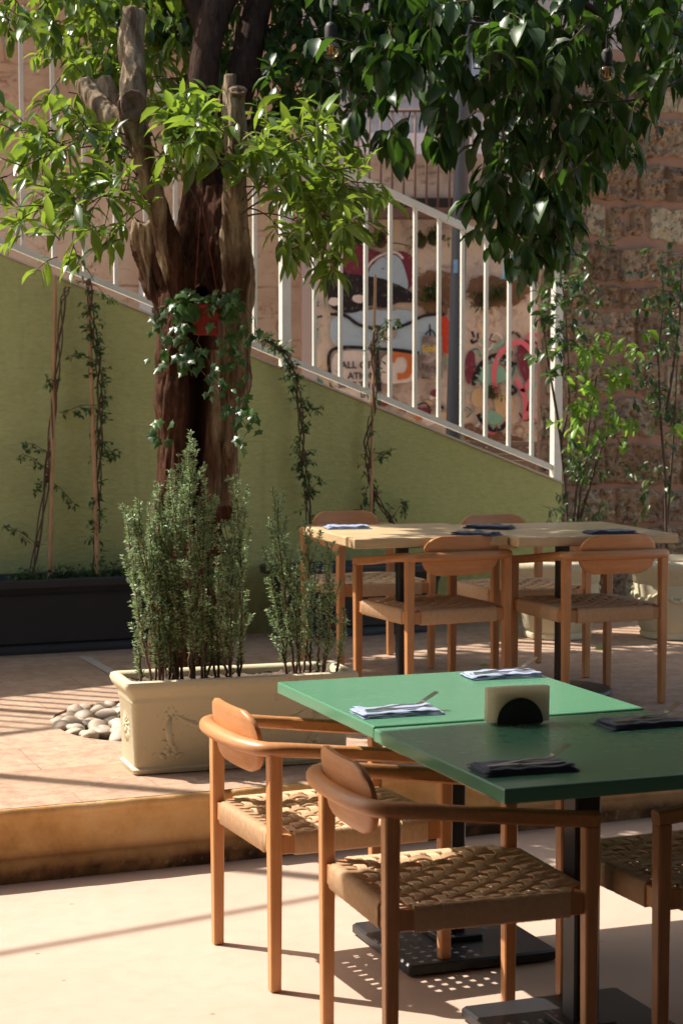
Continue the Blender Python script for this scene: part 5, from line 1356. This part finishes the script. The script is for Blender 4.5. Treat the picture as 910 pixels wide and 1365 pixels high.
# napkin holder
hpnt = on(690, 966, .751); hz = RG - .12
hold = empty('napkin_holder', (hpnt.x, hpnt.y + .03, .7525), hz)
def half_disc(y):
    mb = MB(); r = .064; pts = [Vector((r * math.cos(a), y, .004 + r * 1.02 * math.sin(a))) for a in [math.pi * k / 28 for k in range(29)]]
    a = [mb.vert(p) for p in pts]; b = [mb.vert(p + Vector((0, .0025, 0))) for p in pts]; mb.face(a[::-1]); mb.face(b)
    for i in range(29): mb.face((a[i], a[(i + 1) % 29], b[(i + 1) % 29], b[i]))
    o = mb.build('plate', M['black_metal'], hold, False); fix_normals(o)
half_disc(-.026); half_disc(.026)
mb = MB(); mb.box((0, 0, .002), (.128, .052, .004)); mb.build('base', M['black_metal'], hold, False)
tag(hold, 'black half round napkin holder on the green tables', 'napkin holder')
pn = empty('paper_napkins', (hpnt.x, hpnt.y + .03, .7565), hz); mb = MB(); rq = random.Random(2)
for k in range(3):
    y = -.018 + k * .018; Lq, Hq = .172 + rq.uniform(-.003, .003), .094 + rq.uniform(-.003, .002); ox = rq.uniform(-.004, .004); A, B = [], []
    for i in range(13):
        u = i / 12; x = -Lq / 2 + Lq * u + ox; wv = .0025 * math.sin(u * 5 + k) + (-.006 * (1 - u) ** 3 if k < 3 else 0)
        A.append([mb.vert((x, y + wv * v - .0018, v * Hq - .002 * (1 - math.cos((u - .5) * 3)) * v)) for v in (0, .5, 1)])
        B.append([mb.vert((x, y + wv * v + .0018, v * Hq - .002 * (1 - math.cos((u - .5) * 3)) * v)) for v in (0, .5, 1)])
    for i in range(12):
        for j in range(2): mb.face((A[i][j], A[i + 1][j], A[i + 1][j + 1], A[i][j + 1])); mb.face((B[i][j], B[i][j + 1], B[i + 1][j + 1], B[i + 1][j]))
        mb.face((A[i][2], A[i + 1][2], B[i + 1][2], B[i][2]))
    for j in range(2): mb.face((A[0][j], A[0][j + 1], B[0][j + 1], B[0][j])); mb.face((A[-1][j], B[-1][j], B[-1][j + 1], A[-1][j + 1]))
pnm = mb.build('napkin_stack', M['paper'], pn); pnm.data.set_sharp_from_angle(angle=R(40))
tag(pn, 'stack of white paper napkins standing in the black holder', 'paper napkins')

# ------------------------------------------------------------------ string lights and cables
def bulb(px, py, Y, r, label):
    c = at(px, py, Y); e = empty('light_bulb', c)
    mb = MB(); pr = [(r * math.sin(a), -r * math.cos(a)) for a in [math.pi * k / 18 * .88 for k in range(1, 19)]] + [(r * .42, r * 1.1)]
    mb.lathe([(.0005, -r)] + pr, n=24, cap=False); mb.build('glass', M['glass'], e)
    mb = MB(); mb.lathe([(r * .45, r * .95), (r * .68, r * 1.0), (r * .68, r * 2.3), (r * .5, r * 2.7), (r * .14, r * 2.9), (r * .12, r * 4.6)], n=20); mb.build('socket', M['cable'], e, auto=40)
    mb = MB()
    for k in range(4):
        a = k * math.pi / 2 + .4; mb.tube([(r * .12 * math.cos(a), r * .12 * math.sin(a), r * .9), (r * .3 * math.cos(a), r * .3 * math.sin(a), -r * .5)], r * .055, 5)
    mb.build('filament', M['filament'], e)
    tag(e, label, 'light bulb', 'bulbs of the string lights')
bulb(441, 66, 7.6, .038, 'unlit filament bulb hanging left of the picture middle near the top')
bulb(808, 98, 7.6, .034, 'unlit filament bulb hanging in front of the stone wall side leaves')
bulb(664, 146, 10.5, .026, 'smallest unlit filament bulb half hidden among the dark leaves')
def cable(spec, r, label):
    mb = MB(); mb.tube(catm([at(*s) for s in spec], 8), r, 6); tag(mb.build('cable', M['cable']), label, 'cable')
cable([(520, -40, 7.6), (560, 10, 7.6), (620, 30, 7.6), (690, 28, 7.6), (760, 10, 7.6), (808, -6, 7.6), (870, 30, 7.6), (930, 58, 7.6), (1100, 120, 7.6)], .006, 'thick black string light cable looping across the upper right')
cable([(441, 35, 7.6), (446, -20, 7.6), (470, -80, 7.6), (520, -40.5, 7.6)], .004, 'black flex holding the left bulb')
cable([(640, 130, 9.5), (740, 84, 9.5), (930, 92, 9.5)], .003, 'thin black wire stretched through the leaves at the right')
cable([(770, 136, 7.7), (840, 134, 7.7), (890, 115, 7.7), (930, 90, 7.7)], .005, 'sagging dark cable just under the right bulb')

# fallen leaves
for (x, y, l) in ((498, 878, 'left of the wooden table legs'), (652, 888, 'under the left wooden table'), (768, 868, 'in front of the left cream pot'), (805, 865, 'beside the front chair leg at the right')):
    mb = MB(); p = on(x, y, TZ + .006); leaf(mb, Vector((0, 0, 0)), Vector((rl.uniform(-1, 1), rl.uniform(-.5, .5), .05)), .055, .025, .1, 'oval')
    o = mb.build('fallen_leaf', M['bright_leaf'], vc=True); o.location = p; tag(o, 'small fallen leaf on the terrace ' + l, 'fallen leaf', 'fallen leaves on the terrace')

# ------------------------------------------------------------------ unseen canopy added overhead to shade the near green table
def AW(s, d, z): p = Vector((-1.94, 5.675, 0)) + Vector((.908, .419, 0)).normalized() * s + Vector((.419, -.908, 0)).normalized() * d; return Vector((p.x, p.y, z))
aw = empty('shade_canopy', AW(1, 3, 0))
mb = MB(); q = [AW(-4, 0, 3.5), AW(4.6, 0, 3.5), AW(4.6, 7.5, 4.1), AW(-4, 7.5, 4.1)]; ids = [mb.vert(p) for p in q] + [mb.vert(p + Vector((0, 0, .02))) for p in q]
for f_ in ((3, 2, 1, 0), (4, 5, 6, 7), (0, 1, 5, 4), (1, 2, 6, 5), (2, 3, 7, 6), (3, 0, 4, 7)): mb.face([ids[k] for k in f_])
offs(mb.build('canopy', M['shade_canopy'], aw, False), aw)
for s_, d_ in ((4.4, .2), (4.4, 7.2), (-3.9, 7.2)):
    mb = MB(); a = AW(s_, d_, 0); mb.box((a.x, a.y, 1.75), (.08, .08, 3.48)); offs(mb.build('post', M['grey_post'], aw, False), aw)
tag(aw, 'wide dark unseen canopy added to shade the near tables', 'shade_canopy')

# ------------------------------------------------------------------ unseen walls beside and behind the viewpoint, added to darken the foreground
cb = empty('shade_walls', (3.4, 0, 0)); CM = simple('shade_wall_plaster', (.10, .07, .05), .9, 0, .2, 2)
mb = MB(); mb.box((3.6, 1.2, 2.2), (.3, 8.6, 4.4)); offs(mb.build('side_wall', CM, cb, False), cb)
mb = MB(); mb.box((-3.75, .55, 2.2), (.3, 7.2, 4.4)); offs(mb.build('side_wall', CM, cb, False), cb)
mb = MB(); mb.box((-.05, -3.2, 2.2), (7.1, .3, 4.4)); offs(mb.build('rear_wall', CM, cb, False), cb)
mb = MB(); mb.box((-.6, -3.02, 1.1), (1.1, .06, 2.2)); offs(mb.build('door', M['shutter'], cb, False), cb)
tag(cb, 'dark unseen walls added beside and behind the viewpoint to deepen the near shade', 'building')

pl_ = empty('shadow_pole', (-4.0, 7.78, TZ)); mb = MB(); mb.lathe([(.09, 0), (.09, .02), (.045, .03), (.04, 5.2), (.01, 5.22)], n=16); mb.build('pole', M['grey_post'], pl_, auto=40)  # added out of view so its shadow bands the terrace
tag(pl_, 'tall unseen pole added beyond the left edge to cast a shadow band', 'pole')
mb = MB(); mb.tube([(-8.2, 4.55, 5.0), (-3, 7.9, 4.9), (2.2, 11.3, 5.0)], .017, 8)  # added out of view to lay a soft shadow across the lower floor
tag(mb.build('cable', M['cable']), 'thick unseen overhead cable added to cast a soft shadow band', 'cable')
